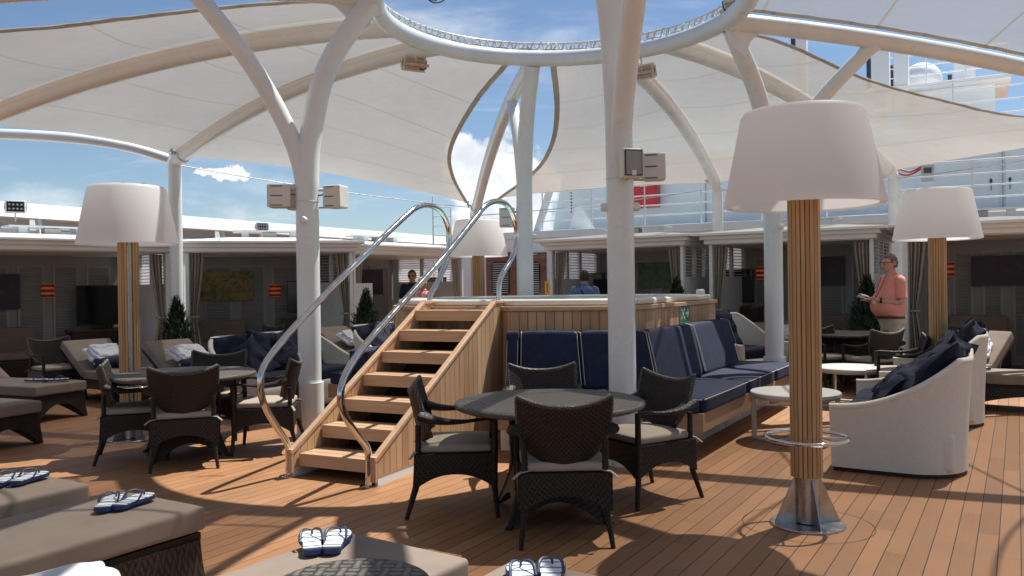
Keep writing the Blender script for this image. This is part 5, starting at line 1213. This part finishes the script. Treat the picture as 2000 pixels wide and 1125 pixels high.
# red locker on the upper wall
a, c = sx(1244, 1.9), sx(1292, 1.9); z0, z1 = szz(1244, 408, 1.9), szz(1244, 358, 1.9); o_ = PS+TD*((a+c)/2)+NS*1.72
t = thing('fire_locker', 'bright red locker on the upper deck wall, behind the near column speakers', 'locker', (o_.x, o_.y, z0), rzT); b_ = MB(); b_.box((0, 0, (z1-z0)/2), (c-a, .28, z1-z0)); obj('cabinet', b_, 'red_paint', t, bevel=.015); b_ = MB(); b_.box((0, -.145, (z1-z0)/2), (c-a-.08, .012, z1-z0-.08)); dd = obj('door', b_, 'red_paint', t, bevel=.004)
b_ = MB(); b_.box((-.06, -.153, (z1-z0)*.84), (.10, .004, .05)); b_.box((.07, -.153, (z1-z0)*.84), (.07, .004, .05)); obj('pictogram', b_, 'sign_white', dd)
# grey electric box with hoses
o_ = at(1812, 338, 18.3); t = thing('electric_box', 'grey electric box with orange hose on the upper deck, right of the big lamp', 'electric box', o_, rzT); b_ = MB(); b_.box((0, 0, 0), (.26, .15, .42)); obj('case', b_, 'grey_plastic', t, bevel=.01); b_ = MB(); b_.box((0, -.08, .05), (.16, .012, .12)); obj('cover_plate', b_, 'dark_metal', t)
b_ = MB(); b_.tube(bez([(-.13, 0, .15), (-.35, -.02, .05), (-.55, 0, .12), (-.75, 0, .16)], 6), .02, 8); b_.tube(bez([(-.13, 0, .10), (-.4, -.02, -.02), (-.7, 0, .08)], 6), .02, 8); obj('hose', b_, 'cable_red', t, smooth=60)
# masts, radomes and funnel bits far above
def mast(px, y0, y1, w, Y, label, arms=()):
    a = at(px, y1, Y); b = at(px, y0, Y); h = b.z-a.z; t = thing('mast', label, 'mast', a, rzT); b_ = MB(); b_.box((0, 0, h/2), (w, w, h)); obj('post', b_, 'white_roof', t, bevel=.02)
    for (dz, l, m_) in arms: 
        b_ = MB(); b_.box((-w*.6-.05, 0, h*dz), (.10, .10, l)); obj('equipment', b_, m_, t)
    return t
mast(1567, 60, 190, .26, 21, 'short white mast just below the beam at the upper right, leftmost', [(.80, .35, 'dark_metal')]); mast(1722, 95, 215, .40, 21, 'wide white mast behind the curved arm at the upper right', [(.62, .75, 'dark_metal')]); mast(1762, 100, 220, .34, 22, 'white mast second from the curved arm, with dark equipment', [(.60, .6, 'dark_metal')])
mast(1885, 115, 230, .50, 22, 'thick white mast right of the radome at the upper right', [(.7, .18, 'dark_metal')])
def radome(px, py, r, Y, label):
    c = at(px, py, Y); t = thing('radome', label, 'radome', (c.x, c.y, c.z-r*1.5)); b_ = MB(); b_.sph((0, 0, r*1.5), r, 28, 18); obj('dome', b_, 'white_roof', t, smooth=80); b_ = MB(); b_.lathe([(r*.6, -1.2), (r*.55, r*.3), (r*.75, r*.75)], 24); obj('pedestal', b_, 'white_roof', t)
radome(1800, 160, .55, 24, 'round white radome between two masts at the upper right'); radome(1705, 205, .45, 23, 'small white radome below the curved arm, at the upper right')
# sloping funnel wing right of the masts
# leaning post, foremast and ladder at the left end of the upper deck
o_ = at(1047, 452, 22.6); e_ = at(1074, 372, 22.6); t = thing('leaning_post', 'white leaning post at the left end of the upper deck railing', 'post', o_); b_ = MB(); b_.bar((0, 0, -.1), e_-o_, .26, .20); obj('beam', b_, 'white_paint', t, bevel=.01); b_ = MB(); b_.box((0, 0, -.09), (.5, .4, .05)); obj('foot', b_, 'white_paint', t)
o_ = at(1136, 453, 22.4); t = thing('deck_mast', 'white mast on a triangular foot behind the upper deck railing', 'mast', o_); b_ = MB(); b_.box((-.1, 0, .62), (.15, .15, 1.3)); obj('post', b_, 'white_paint', t); b_ = MB(); b_.prism([(-.36, -.1), (.40, -.1), (.40, .1), (-.36, .1)], 0, .03); b_.add([(-.34, -.09, .03), (.38, -.09, .03), (.38, .09, .03), (-.34, .09, .03), (-.16, -.09, .72), (-.02, -.09, .72), (-.02, .09, .72), (-.16, .09, .72)], [(3, 2, 1, 0), (4, 5, 6, 7), (0, 1, 5, 4), (1, 2, 6, 5), (2, 3, 7, 6), (3, 0, 4, 7)]); obj('foot', b_, 'white_paint', t, smooth=0)
b_ = MB()
for k in range(9): b_.box((-.27, -.02, .55+.085*k), (.035, .03, .045))
obj('cable_clips', b_, 'dark_metal', t)
o_ = at(864, 474, 24); t = thing('ladder', 'white ladder frame above the cabana roof, behind the left handrail bend', 'ladder', o_, .1)
for x in (-.26, .26):
    b_ = MB(); b_.tube([(x, 0, -1.2), (x, 0, 1.35 if x < 0 else 1.0)], .022, 8); obj('upright', b_, 'white_paint', t)
for k in range(5):
    b_ = MB(); b_.tube([(-.26, 0, -.05+.27*k), (.26, 0, -.05+.27*k)], .016, 8); obj('rung', b_, 'white_paint', t)
# yellow call box by the door
o_ = onplane(1071, 562, PS-NS*.25, TD); t = thing('life_buoy_light', 'small yellow box with a red stripe beside the mahogany door', 'safety box', o_, rzT); b_ = MB(); b_.box((0, 0, 0), (.17, .10, .36)); obj('case', b_, 'yellow', t, bevel=.02); b_ = MB(); b_.box((0, -.053, .0), (.04, .006, .24)); obj('stripe', b_, 'red_paint', t)
b_ = MB(); b_.box((0, 0, -o_.z/2-.09), (.06, .05, o_.z-.18)); obj('stand', b_, 'white_paint', t)
# ------------------------------------------------------------------ loudspeakers
def speaker(p, rz, label, w=.27, h=.40, d=.20, grille=False, stay=None):
    t = thing('loudspeaker', label, 'loudspeaker', p, rz, 'weatherproof loudspeakers on the canopy columns'); b_ = MB(); b_.add([(-w/2*.82, d/2, -h/2), (w/2*.82, d/2, -h/2), (w/2, -d/2, -h/2), (-w/2, -d/2, -h/2), (-w/2*.82, d/2, h/2), (w/2*.82, d/2, h/2), (w/2, -d/2, h/2), (-w/2, -d/2, h/2)], [(3, 2, 1, 0)[::-1], (4, 5, 6, 7)[::-1], (0, 1, 5, 4)[::-1], (1, 2, 6, 5)[::-1], (2, 3, 7, 6)[::-1], (3, 0, 4, 7)[::-1]])
    b_.f = [f[::-1] for f in b_.f]
    cs = obj('case', b_, 'speaker_case', t, smooth=20, bevel=.012)
    if grille:
        b_ = MB(); b_.box((0, -d/2-.004, 0), (w-.03, .008, h-.03)); g = obj('grille', b_, 'dark_metal', t)
        b_ = MB()
        for k in range(14): b_.box((-w/2+.03+(w-.06)*k/13, -d/2-.010, 0), (.006, .006, h-.05))
        obj('grille_bars', b_, 'grey_plastic', g); b_ = MB(); b_.box((0, -d/2-.015, -h*.34), (.035, .004, .04)); obj('badge', b_, 'sign_white', g)
    else:
        for z in (-.42, 0, .42): b_ = MB(); b_.box((-.02, -d/2-.002, z*h), (w*.5, .006, .008)); obj('rib', b_, 'dark_metal', cs)
    if stay is not None:
        q = Matrix.Rotation(-rz, 3, 'Z'); v = q @ (Vector(stay)-Vector(p)); b_ = MB()
        for z in (-.47*h, .3*h): b_.tube([(0, 0, z), (v.x*.55, v.y*.55, z), (v.x, v.y, z)], .010, 6)
        obj('bracket', b_, 'steel', t); b_ = MB(); b_.tube(bez([(0, 0, .05*h), (v.x*.3, v.y*.3-.02, -.02), (v.x*.6, v.y*.6, .10*h), (v.x, v.y, .06*h)], 5), .008, 6); obj('cable', b_, 'cable_red', t)
cA, cB = COL['A'], COL['B']
p_ = at(547, 384, cA.y-.02); speaker(p_, .12, 'beige loudspeaker on the left of the left column', .23, .225*1, .2, stay=(cA.x-.10, cA.y, p_.z)); p_ = at(580, 386, cA.y+.22); speaker(p_, 1.2, 'small beige speaker bracket box close behind the left column', .20, .26, .14, stay=(cA.x-.02, cA.y+.08, p_.z)); p_ = at(657, 385, cA.y+.02); speaker(p_, -.35, 'beige loudspeaker on the right of the left column', .20, .225, .2, stay=(cA.x+.10, cA.y, p_.z))
p_ = at(1231, 320, cB.y-.22); speaker(p_, .25, 'loudspeaker with a dark grille on the front of the near white column', .18, .235, .13, True, stay=(cB.x+.03, cB.y-.08, p_.z)); p_ = at(1277, 327, cB.y+.05); speaker(p_, -.2, 'plain beige loudspeaker right of the near white column', .20, .225, .13, stay=(cB.x+.1, cB.y, p_.z))
cD = COL['D']; p_ = at(990, 425, cD.y+.02); speaker(p_, .05, 'grey loudspeaker left of the far column above the hot tub', .22, .27, .16, stay=(cD.x-.1, cD.y, p_.z))
# ------------------------------------------------------------------ floodlights
def flood(p, rz, pitch, label, w=.34, h=.24, dirty=False, foot=None):
    t = thing('floodlight', label, 'floodlight', p, rz, 'white floodlights'); t.rotation_euler = (pitch, 0, rz); b_ = MB(); b_.box((0, 0, 0), (w, .09, h)); obj('housing', b_, 'white_paint' if not dirty else 'speaker_case', t, bevel=.012); b_ = MB(); b_.box((0, -.048, 0), (w-.05, .006, h-.05)); g = obj('glass', b_, 'screen', t)
    for i in range(4):
        for j in range(2):
            b_ = MB(); b_.tube([((i-1.5)*w*.2, -.052, (j-.5)*h*.34), ((i-1.5)*w*.2, -.060, (j-.5)*h*.34)], .020, 12); obj('lens', b_, 'chrome', g)
    b_ = MB()
    for k in range(5): b_.box((0, .062+.0, -h/2+.03+(h-.06)*k/4), (w-.04, .035, .008))
    b_.box((-w/2-.012, .01, 0), (.014, .04, h*.6)); b_.box((w/2+.012, .01, 0), (.014, .04, h*.6)); b_.box((0, .11, 0), (w+.03, .014, .04)); obj('bracket', b_, 'steel', t)
    if foot: b_ = MB(); b_.tube([(0, .06, 0), foot], .014, 8); obj('stay', b_, 'white_paint', t)
p_ = at(30, 404, 15.9); flood(p_, .55, 0, 'floodlight with eight lenses on the bulwark cap at the far left', .34, .24, foot=(0, .3, -.25)); p_ = at(512, 443, 19.5); flood(p_, .5, 0, 'small floodlight on the bulwark beside the left column', .28, .20, foot=(0, .3, -.25))
for px, py, Y, rz, lab in ((808, 124, 10.55, .5, 'floodlight hanging under the ring at its left, with cables'), (1258, 140, 10.9, -.6, 'floodlight hanging under the ring just right of the near column'), (1440, 12, 9.35, -1.0, 'dark-backed floodlight where the right beam meets the ring')):
    p_ = at(px, py, Y); flood(p_, rz+PI, -.35, lab, .30, .20, True, foot=(0, .02, .22))
    t = thing('cable_bundle', 'black cable loops beside the ' + lab.replace(', with cables', ''), 'cable', p_); b_ = MB(); b_.tube(bez([(.10, .05, .05), (.16, .02, .0), (.15, 0, -.07), (.08, .01, -.06), (.12, .03, .08)], 6), .007, 6); b_.tube(bez([(-.10, .05, .10), (-.16, .02, .05), (-.13, 0, -.06), (-.05, .0, .02)], 6), .007, 6); obj('loops', b_, 'cable_black', t, smooth=60)
p_ = at(850, -6, 8.0); t = thing('cable_loop', 'loose black cable loop against the sky at the top edge', 'cable', p_); b_ = MB(); b_.tube(bez([(-.10, 0, .10), (-.09, 0, .01), (-.03, 0, -.05), (.05, 0, -.05), (.11, 0, .0), (.14, 0, .10)], 7), .006, 6); b_.tube(bez([(-.05, 0, .10), (-.06, 0, -.01), (.0, 0, -.035), (.06, 0, .02), (.03, 0, .10)], 7), .005, 6); obj('wire', b_, 'cable_black', t, smooth=60)
# ------------------------------------------------------------------ people
def loft(mb, secs, n=28, p=2.3):
    vs = []; fs = []; 
    for (cx, cy, cz, rx, ry) in secs:
        for j in range(n):
            a = 2*PI*j/n; c, s_ = math.cos(a), math.sin(a); vs.append((cx+rx*math.copysign(abs(c)**(2/p), c), cy+ry*math.copysign(abs(s_)**(2/p), s_), cz))
    for i in range(len(secs)-1):
        for j in range(n): fs.append((i*n+j, i*n+(j+1) % n, (i+1)*n+(j+1) % n, (i+1)*n+j))
    fs.append(tuple(range(n))[::-1]); fs.append(tuple((len(secs)-1)*n+j for j in range(n))); return mb.add(vs, fs)
def smoothsecs(S, k=4):
    P = S; out = []
    for i in range(len(P)-1):
        for q in range(k):
            t = q/k; a = P[i-1] if i else P[0]; b = P[i]; c = P[i+1]; d = P[i+2] if i+2 < len(P) else P[-1]
            out.append(tuple(.5*((2*b[m])+(c[m]-a[m])*t+(2*a[m]-5*b[m]+4*c[m]-d[m])*t*t+(3*b[m]-a[m]-3*c[m]+d[m])*t**3) for m in range(5)))
    out.append(P[-1]); return out
def person(label, loc, rz, shirt, trousers, skin='skin', hair='hair_grey', belly=0., pose='down', glasses=None, scale=1., headturn=0.):
    """1.75 m tall, faces +y"""
    t = thing('person', label, 'person', loc, rz); t.scale = (scale,)*3
    # body: one continuous skinned figure
    H = [('pel', (0, 0, .96), (.13, .10)), ('sp', (0, .01+belly*.3, 1.16), (.10+belly*.3, .075+belly*.3)), ('ch', (0, -.02, 1.36), (.12, .072)), ('nk', (0, -.005, 1.49), (.058, .058)), ('hd', (0, .012, 1.58), (.060, .068)), ('ht', (0, .008, 1.70), (.05, .06))]
    vid = {}; vs = []; rd = []; es = []
    def add(k, p, r, par=None): vid[k] = len(vs); vs.append(p); rd.append(r); (es.append((vid[par], vid[k])) if par else None)
    pr = None
    for k, p, r in H: add(k, p, r, pr); pr = k
    if pose == 'read': A = {-1: [(-.185, -.01, 1.40), (-.235, .0, 1.13), (-.13, .26, 1.17), (-.085, .34, 1.20)], 1: [(.185, -.01, 1.40), (.240, -.02, 1.12), (.13, .24, 1.16), (.075, .33, 1.185)]}
    elif pose == 'hold': A = {-1: [(-.185, -.01, 1.40), (-.24, -.03, 1.14), (-.15, .20, 1.02), (-.10, .27, 1.03)], 1: [(.185, -.01, 1.40), (.24, -.03, 1.14), (.15, .20, 1.02), (.10, .27, 1.03)]}
    else: A = {-1: [(-.185, -.01, 1.40), (-.245, -.02, 1.13), (-.25, .05, .90), (-.25, .07, .83)], 1: [(.185, -.01, 1.40), (.245, -.02, 1.13), (.25, .05, .90), (.25, .07, .83)]}
    for s in (-1, 1):
        n_ = str(s); a = A[s]; add('sh'+n_, a[0], (.058, .055), 'ch'); add('el'+n_, a[1], (.044, .044), 'sh'+n_); add('wr'+n_, a[2], (.028, .030), 'el'+n_); add('hp'+n_, s and tuple(Vector(a[2]).lerp(Vector(a[3]), .45)), (.030, .026), 'wr'+n_)
        add('hi'+n_, (s*.095, 0, .88), (.088, .088), 'pel'); add('kn'+n_, (s*.105, .01, .50), (.056, .058), 'hi'+n_); add('an'+n_, (s*.11, -.02, .10), (.038, .042), 'kn'+n_); add('to'+n_, (s*.12, .12, .03), (.035, .03), 'an'+n_)
        wr, hd = Vector(a[2]), Vector(a[3]); f = (hd-wr).normalized(); side_ = f.cross(Vector((0, 0, 1))); side_ = side_.normalized() if side_.length > .1 else Vector((1, 0, 0)); upv = side_.cross(f)
        for j, l in enumerate((.055, .064, .060, .048)):
            b0 = wr.lerp(hd, .9)+side_*(j-1.5)*.019; b1 = b0+f*l*.5-upv*.012; b2 = b0+f*l*.8-upv*.040
            add(f'f{j}a'+n_, tuple(b0), (.0095, .0095), 'hp'+n_); add(f'f{j}b'+n_, tuple(b1), (.0088, .0088), f'f{j}a'+n_); add(f'f{j}c'+n_, tuple(b2), (.007, .007), f'f{j}b'+n_)
        q0 = wr.lerp(hd, .35)-side_*s*(-.034)*(1 if pose != 'down' else 1); add('t0'+n_, tuple(q0), (.011, .011), 'hp'+n_); add('t1'+n_, tuple(q0+f*.035+upv*.012), (.0085, .0085), 't0'+n_)
    me = bpy.data.meshes.new('body'); me.from_pydata(vs, es, []); o = bpy.data.objects.new('body', me); C.objects.link(o); o.parent = t; me.materials.append(M[skin])
    md = o.modifiers.new('skin', 'SKIN'); md.use_smooth_shade = True
    for i, r in enumerate(rd): me.skin_vertices[0].data[i].radius = r
    me.skin_vertices[0].data[0].use_root = True
    o.modifiers.new('sub', 'SUBSURF').levels = 2; o.modifiers['sub'].render_levels = 2
    # head: skull, jaw, nose, ears in one mesh over the neck
    hc = Vector((0, .022, 1.635)); rot = Matrix.Rotation(headturn, 3, 'Z')
    def hf(p):
        q = p-hc; f = q.z/.115; 
        if q.z < 0: k = 1-.26*(-f)**1.5; q.x *= k; q.y = q.y*(1-.12*(-f))+.014*(-f)
        else: q.y -= .010*f; 
        if q.y > .055: q.x *= .94
        if q.y < 0 and q.z < 0: q.y *= 1-.25*(-f)
        # brow, eye sockets, nose, mouth
        if q.y > .04:
            q.y += .010*math.exp(-((q.z-.022)/.012)**2)-.012*math.exp(-((q.z-.002)/.014)**2)*math.exp(-((abs(q.x)-.032)/.018)**2)
            q.y += .026*math.exp(-(q.x/.011)**2)*math.exp(-((q.z+.020)/.018)**2)+.014*math.exp(-(q.x/.010)**2)*math.exp(-((q.z-.0)/.020)**2)
            q.y += .009*math.exp(-(q.x/.024)**2)*math.exp(-((q.z+.052)/.010)**2)+.010*math.exp(-(q.x/.024)**2)*math.exp(-((q.z+.092)/.016)**2)
        return hc+rot @ q
    b_ = MB(); b_.sph(hc, (.078, .098, .118), 44, 36, hf)
    for s in (-1, 1): 
        e = MB(); e.sph((s*.079, .008, 1.635), (.011, .020, .031), 12, 10, lambda p: hc+rot @ (p-hc)); b_.add(e.v, e.f)
    hd_ = obj('head', b_, skin, t, smooth=80)
    for s in (-1, 1):
        b_ = MB(); b_.sph(hc+rot @ Vector((s*.031, .082, .002)), (.013, .010, .009), 12, 8); ey = obj('eye', b_, 'sign_white', hd_, smooth=80); b_ = MB(); b_.sph(hc+rot @ Vector((s*.031, .089, .002)), (.006, .005, .006), 10, 8); obj('iris', b_, 'black', ey) if False else obj('eye', b_, 'black', hd_, smooth=80)
    b_ = MB(); b_.sph(hc+rot @ Vector((0, .089, -.056)), (.023, .009, .0065), 14, 8); obj('mouth', b_, 'lip', hd_, smooth=80)
    def hair_fn(p):
        q = p-hc; n_ = .010*noise.noise(q*38+Vector((3, 1, 2)))+.006*noise.noise(q*80); q += q.normalized()*n_; return hc+rot @ q
    b_ = MB(); tmp = MB(); tmp.sph(hc+Vector((0, -.010, .010)), (.086, .100, .120), 40, 32, hair_fn)
    keep = []
    for f in tmp.f:
        c = sum((Vector(tmp.v[k]) for k in f), Vector())/len(f)-hc; c = rot.inverted() @ c
        if c.z > (.062 if c.y > .035 else (.012 if c.y > -.015 else -.060)) : keep.append(f)
    b_.v = tmp.v; b_.f = keep; obj('hair', b_, hair, hd_, smooth=80)
    if glasses:
        b_ = MB()
        for s in (-1, 1):
            P = [hc+rot @ Vector((s*.033+.024*math.cos(2*PI*i/16), .103, .004+.017*math.sin(2*PI*i/16))) for i in range(16)]; b_.tube(P, .0028, 6, closed=True); b_.tube([hc+rot @ Vector((s*.057, .101, .008)), hc+rot @ Vector((s*.080, .02, .008))], .0028, 6)
            if glasses == 'dark': b_.add([p for p in P], [tuple(range(16))])
        b_.tube([hc+rot @ Vector((-.010, .105, .008)), hc+rot @ Vector((.010, .105, .008))], .0028, 6); obj('glasses', b_, 'black', hd_)
    # clothes
    S = smoothsecs([(0, .0+belly*.20, .955, .163+belly*.40, .116+belly*.45), (0, .01+belly*.40, 1.05, .168+belly*.55, .125+belly*.75), (0, .01+belly*.38, 1.17, .170+belly*.40, .125+belly*.65), (0, .004+belly*.1, 1.31, .186, .124+belly*.1), (0, -.005, 1.41, .178, .105), (0, -.008, 1.455, .135, .082), (0, -.006, 1.485, .075, .068), (0, -.006, 1.50, .068, .064)])
    b_ = MB(); loft(b_, S, 36, 2.25); b_.v = [tuple(Vector(p)+Vector(p).normalized()*.007*noise.noise(Vector(p)*9)+Vector((0, .004*math.sin(p[2]*60+p[0]*20)*max(0, 1.12-p[2])*5, 0))) for p in b_.v]; sh = obj('shirt', b_, shirt, t, smooth=70)
    for s in (-1, 1):
        a = A[s]; s0 = Vector((s*.135, -.01, 1.425)); s1 = Vector(a[0]); el = Vector(a[1]); m_ = s1.lerp(el, .80); P = [s0, s1+Vector((s*.004, 0, .01)), s1.lerp(el, .4), m_]; b_ = MB(); b_.tube(bez(P, 5), [.050+.014*min(1, i/4) if i < 6 else .064+.004*(i-5)/10 for i in range(16)], 18); obj('sleeve', b_, shirt, sh, smooth=70)
    b_ = MB(); b_.tube([(.066*math.cos(2*PI*i/20), -.004+.062*math.sin(2*PI*i/20), 1.500+.012*(-math.sin(2*PI*i/20))) for i in range(20)], .013, 8, closed=True); obj('collar', b_, shirt, sh, smooth=70)
    b_ = MB(); loft(b_, smoothsecs([(0, -.012, .78, .150, .118), (0, -.016, .87, .176+belly*.2, .132+belly*.1), (0, -.002, .95, .168+belly*.4, .120+belly*.4), (0, .0, .965, .164+belly*.4, .117+belly*.4)]), 32, 2.4); tr_ = obj('trousers', b_, trousers, t, smooth=70)
    for s in (-1, 1):
        b_ = MB(); b_.tube(bez([(s*.085, -.01, .84), (s*.098, .0, .70), (s*.105, .012, .50), (s*.11, -.01, .28), (s*.113, -.02, .07)], 4), [.096-.032*i/16 for i in range(17)], 18); obj('trouser_leg', b_, trousers, tr_, smooth=70)
        b_ = MB(); b_.sph((s*.12, .065, .045), (.052, .145, .05), 18, 10, lambda p: Vector((p.x, p.y, max(0.002, p.z)))); obj('shoe', b_, 'dark_wood', t, smooth=60)
    b_ = MB(); loft(b_, [(0, .003+belly*.1, .925, .172+belly*.42, .124+belly*.46), (0, .003+belly*.12, .958, .171+belly*.42, .123+belly*.46)], 32, 2.4); obj('belt', b_, 'belt', t, smooth=40)
    return t, A
p_ = at(1741, 600, 11.2); f_ = face(-1, -.12)
ps, A = person('person in salmon polo and pale trousers, wearing glasses, holding a paper in both hands', (p_.x, p_.y, 0), f_, 'salmon', 'khaki', 'skin', 'hair_grey', .095, 'read', 'clear', 1.05, .12)
b_ = MB(); b_.sheet(lambda u, v: (-.05+.15*u, .33+.10*v, 1.205+.02*math.sin(u*5)+.03*v), 8, 6, .002); obj('paper', b_, 'paper', ps)
b_ = MB(); b_.tube([(-.05, .10, 1.47), (-.035, .165, 1.32), (-.01, .235, 1.16)], .004, 6); b_.tube([(.05, .10, 1.47), (.035, .165, 1.32), (-.01, .235, 1.16)], .004, 6); ly = obj('lanyard', b_, 'belt', ps); b_ = MB(); b_.box((-.01, .243, 1.12), (.07, .004, .09)); obj('badge', b_, 'paper', ly)
b_ = MB(); q = Vector(A[-1][2]); e_ = Vector(A[-1][1]); d_ = (q-e_).normalized(); b_.tube([q-d_*.045, q-d_*.015], .037, 14); obj('wrist_watch', b_, 'black', ps)
p_ = at(806, 590, 17.6); pn_, _ = person('person in a dark polo shirt and sunglasses standing in the cabana behind the handrails', (p_.x, p_.y, 0), face(-.1, -1), 'polo_navy', 'polo_navy', 'skin_tan', 'hair_dark', .02, 'hold', 'dark', 1.05)
b_ = MB(); b_.add([(x, z_, z) for x, z, z_ in [(-.055, 1.33, .135), (-.035, 1.34, .138), (-.03, 1.27, .142), (-.045, 1.27, .142), (-.01, 1.33, .14), (.01, 1.33, .14), (.015, 1.27, .143), (0, 1.27, .143)]], [(0, 1, 2, 3), (4, 5, 6, 7), (1, 4, 7, 2)]); obj('shirt_print', b_, 'sign_white', pn_, smooth=0)
p_ = at(826, 600, 15.6); person('blond person in a red and white floral top, mostly hidden behind the handrails', (p_.x, p_.y, 0), face(-.5, -.8), 'floral', 'khaki', 'skin_tan', 'hair_blond', .01, 'down', None, .95)
p_ = at(1142, 590, 14.2); pb_, _ = person('person in a blue shirt seen from behind, beyond the hot tub', (p_.x, p_.y, 0), face(.1, 1), 'shirt_blue', 'polo_navy', 'skin_tan', 'hair_dark', .02, 'down', None, .985)
b_ = MB(); b_.tube(bez([(-.08, -.05, 1.48), (-.03, -.125, 1.36), (.08, -.142, 1.18), (.16, -.10, 1.02)], 6), .016, 8, flat=.4); obj('bag_strap', b_, 'black', pb_, smooth=60)
# notice board on its easel in the cabana behind the handrails
p_ = at(710, 577, 15.6); t = thing('notice_board', 'blank white board on a stand behind the potted conifer', 'board', (p_.x, p_.y, 0), .3); b_ = MB(); b_.box((0, 0, p_.z), (.34, .02, .46)); obj('panel', b_, 'sign_white', t); b_ = MB(); b_.bar((0, .03, 0), (0, .03, p_.z), .04, .03); b_.box((0, .03, .02), (.3, .3, .03)); obj('stand', b_, 'dark_metal', t)
for o in bpy.data.objects:
    if 'label' in o and len(o['label'].split()) > 16: print('LONG', o.name, o['label'])
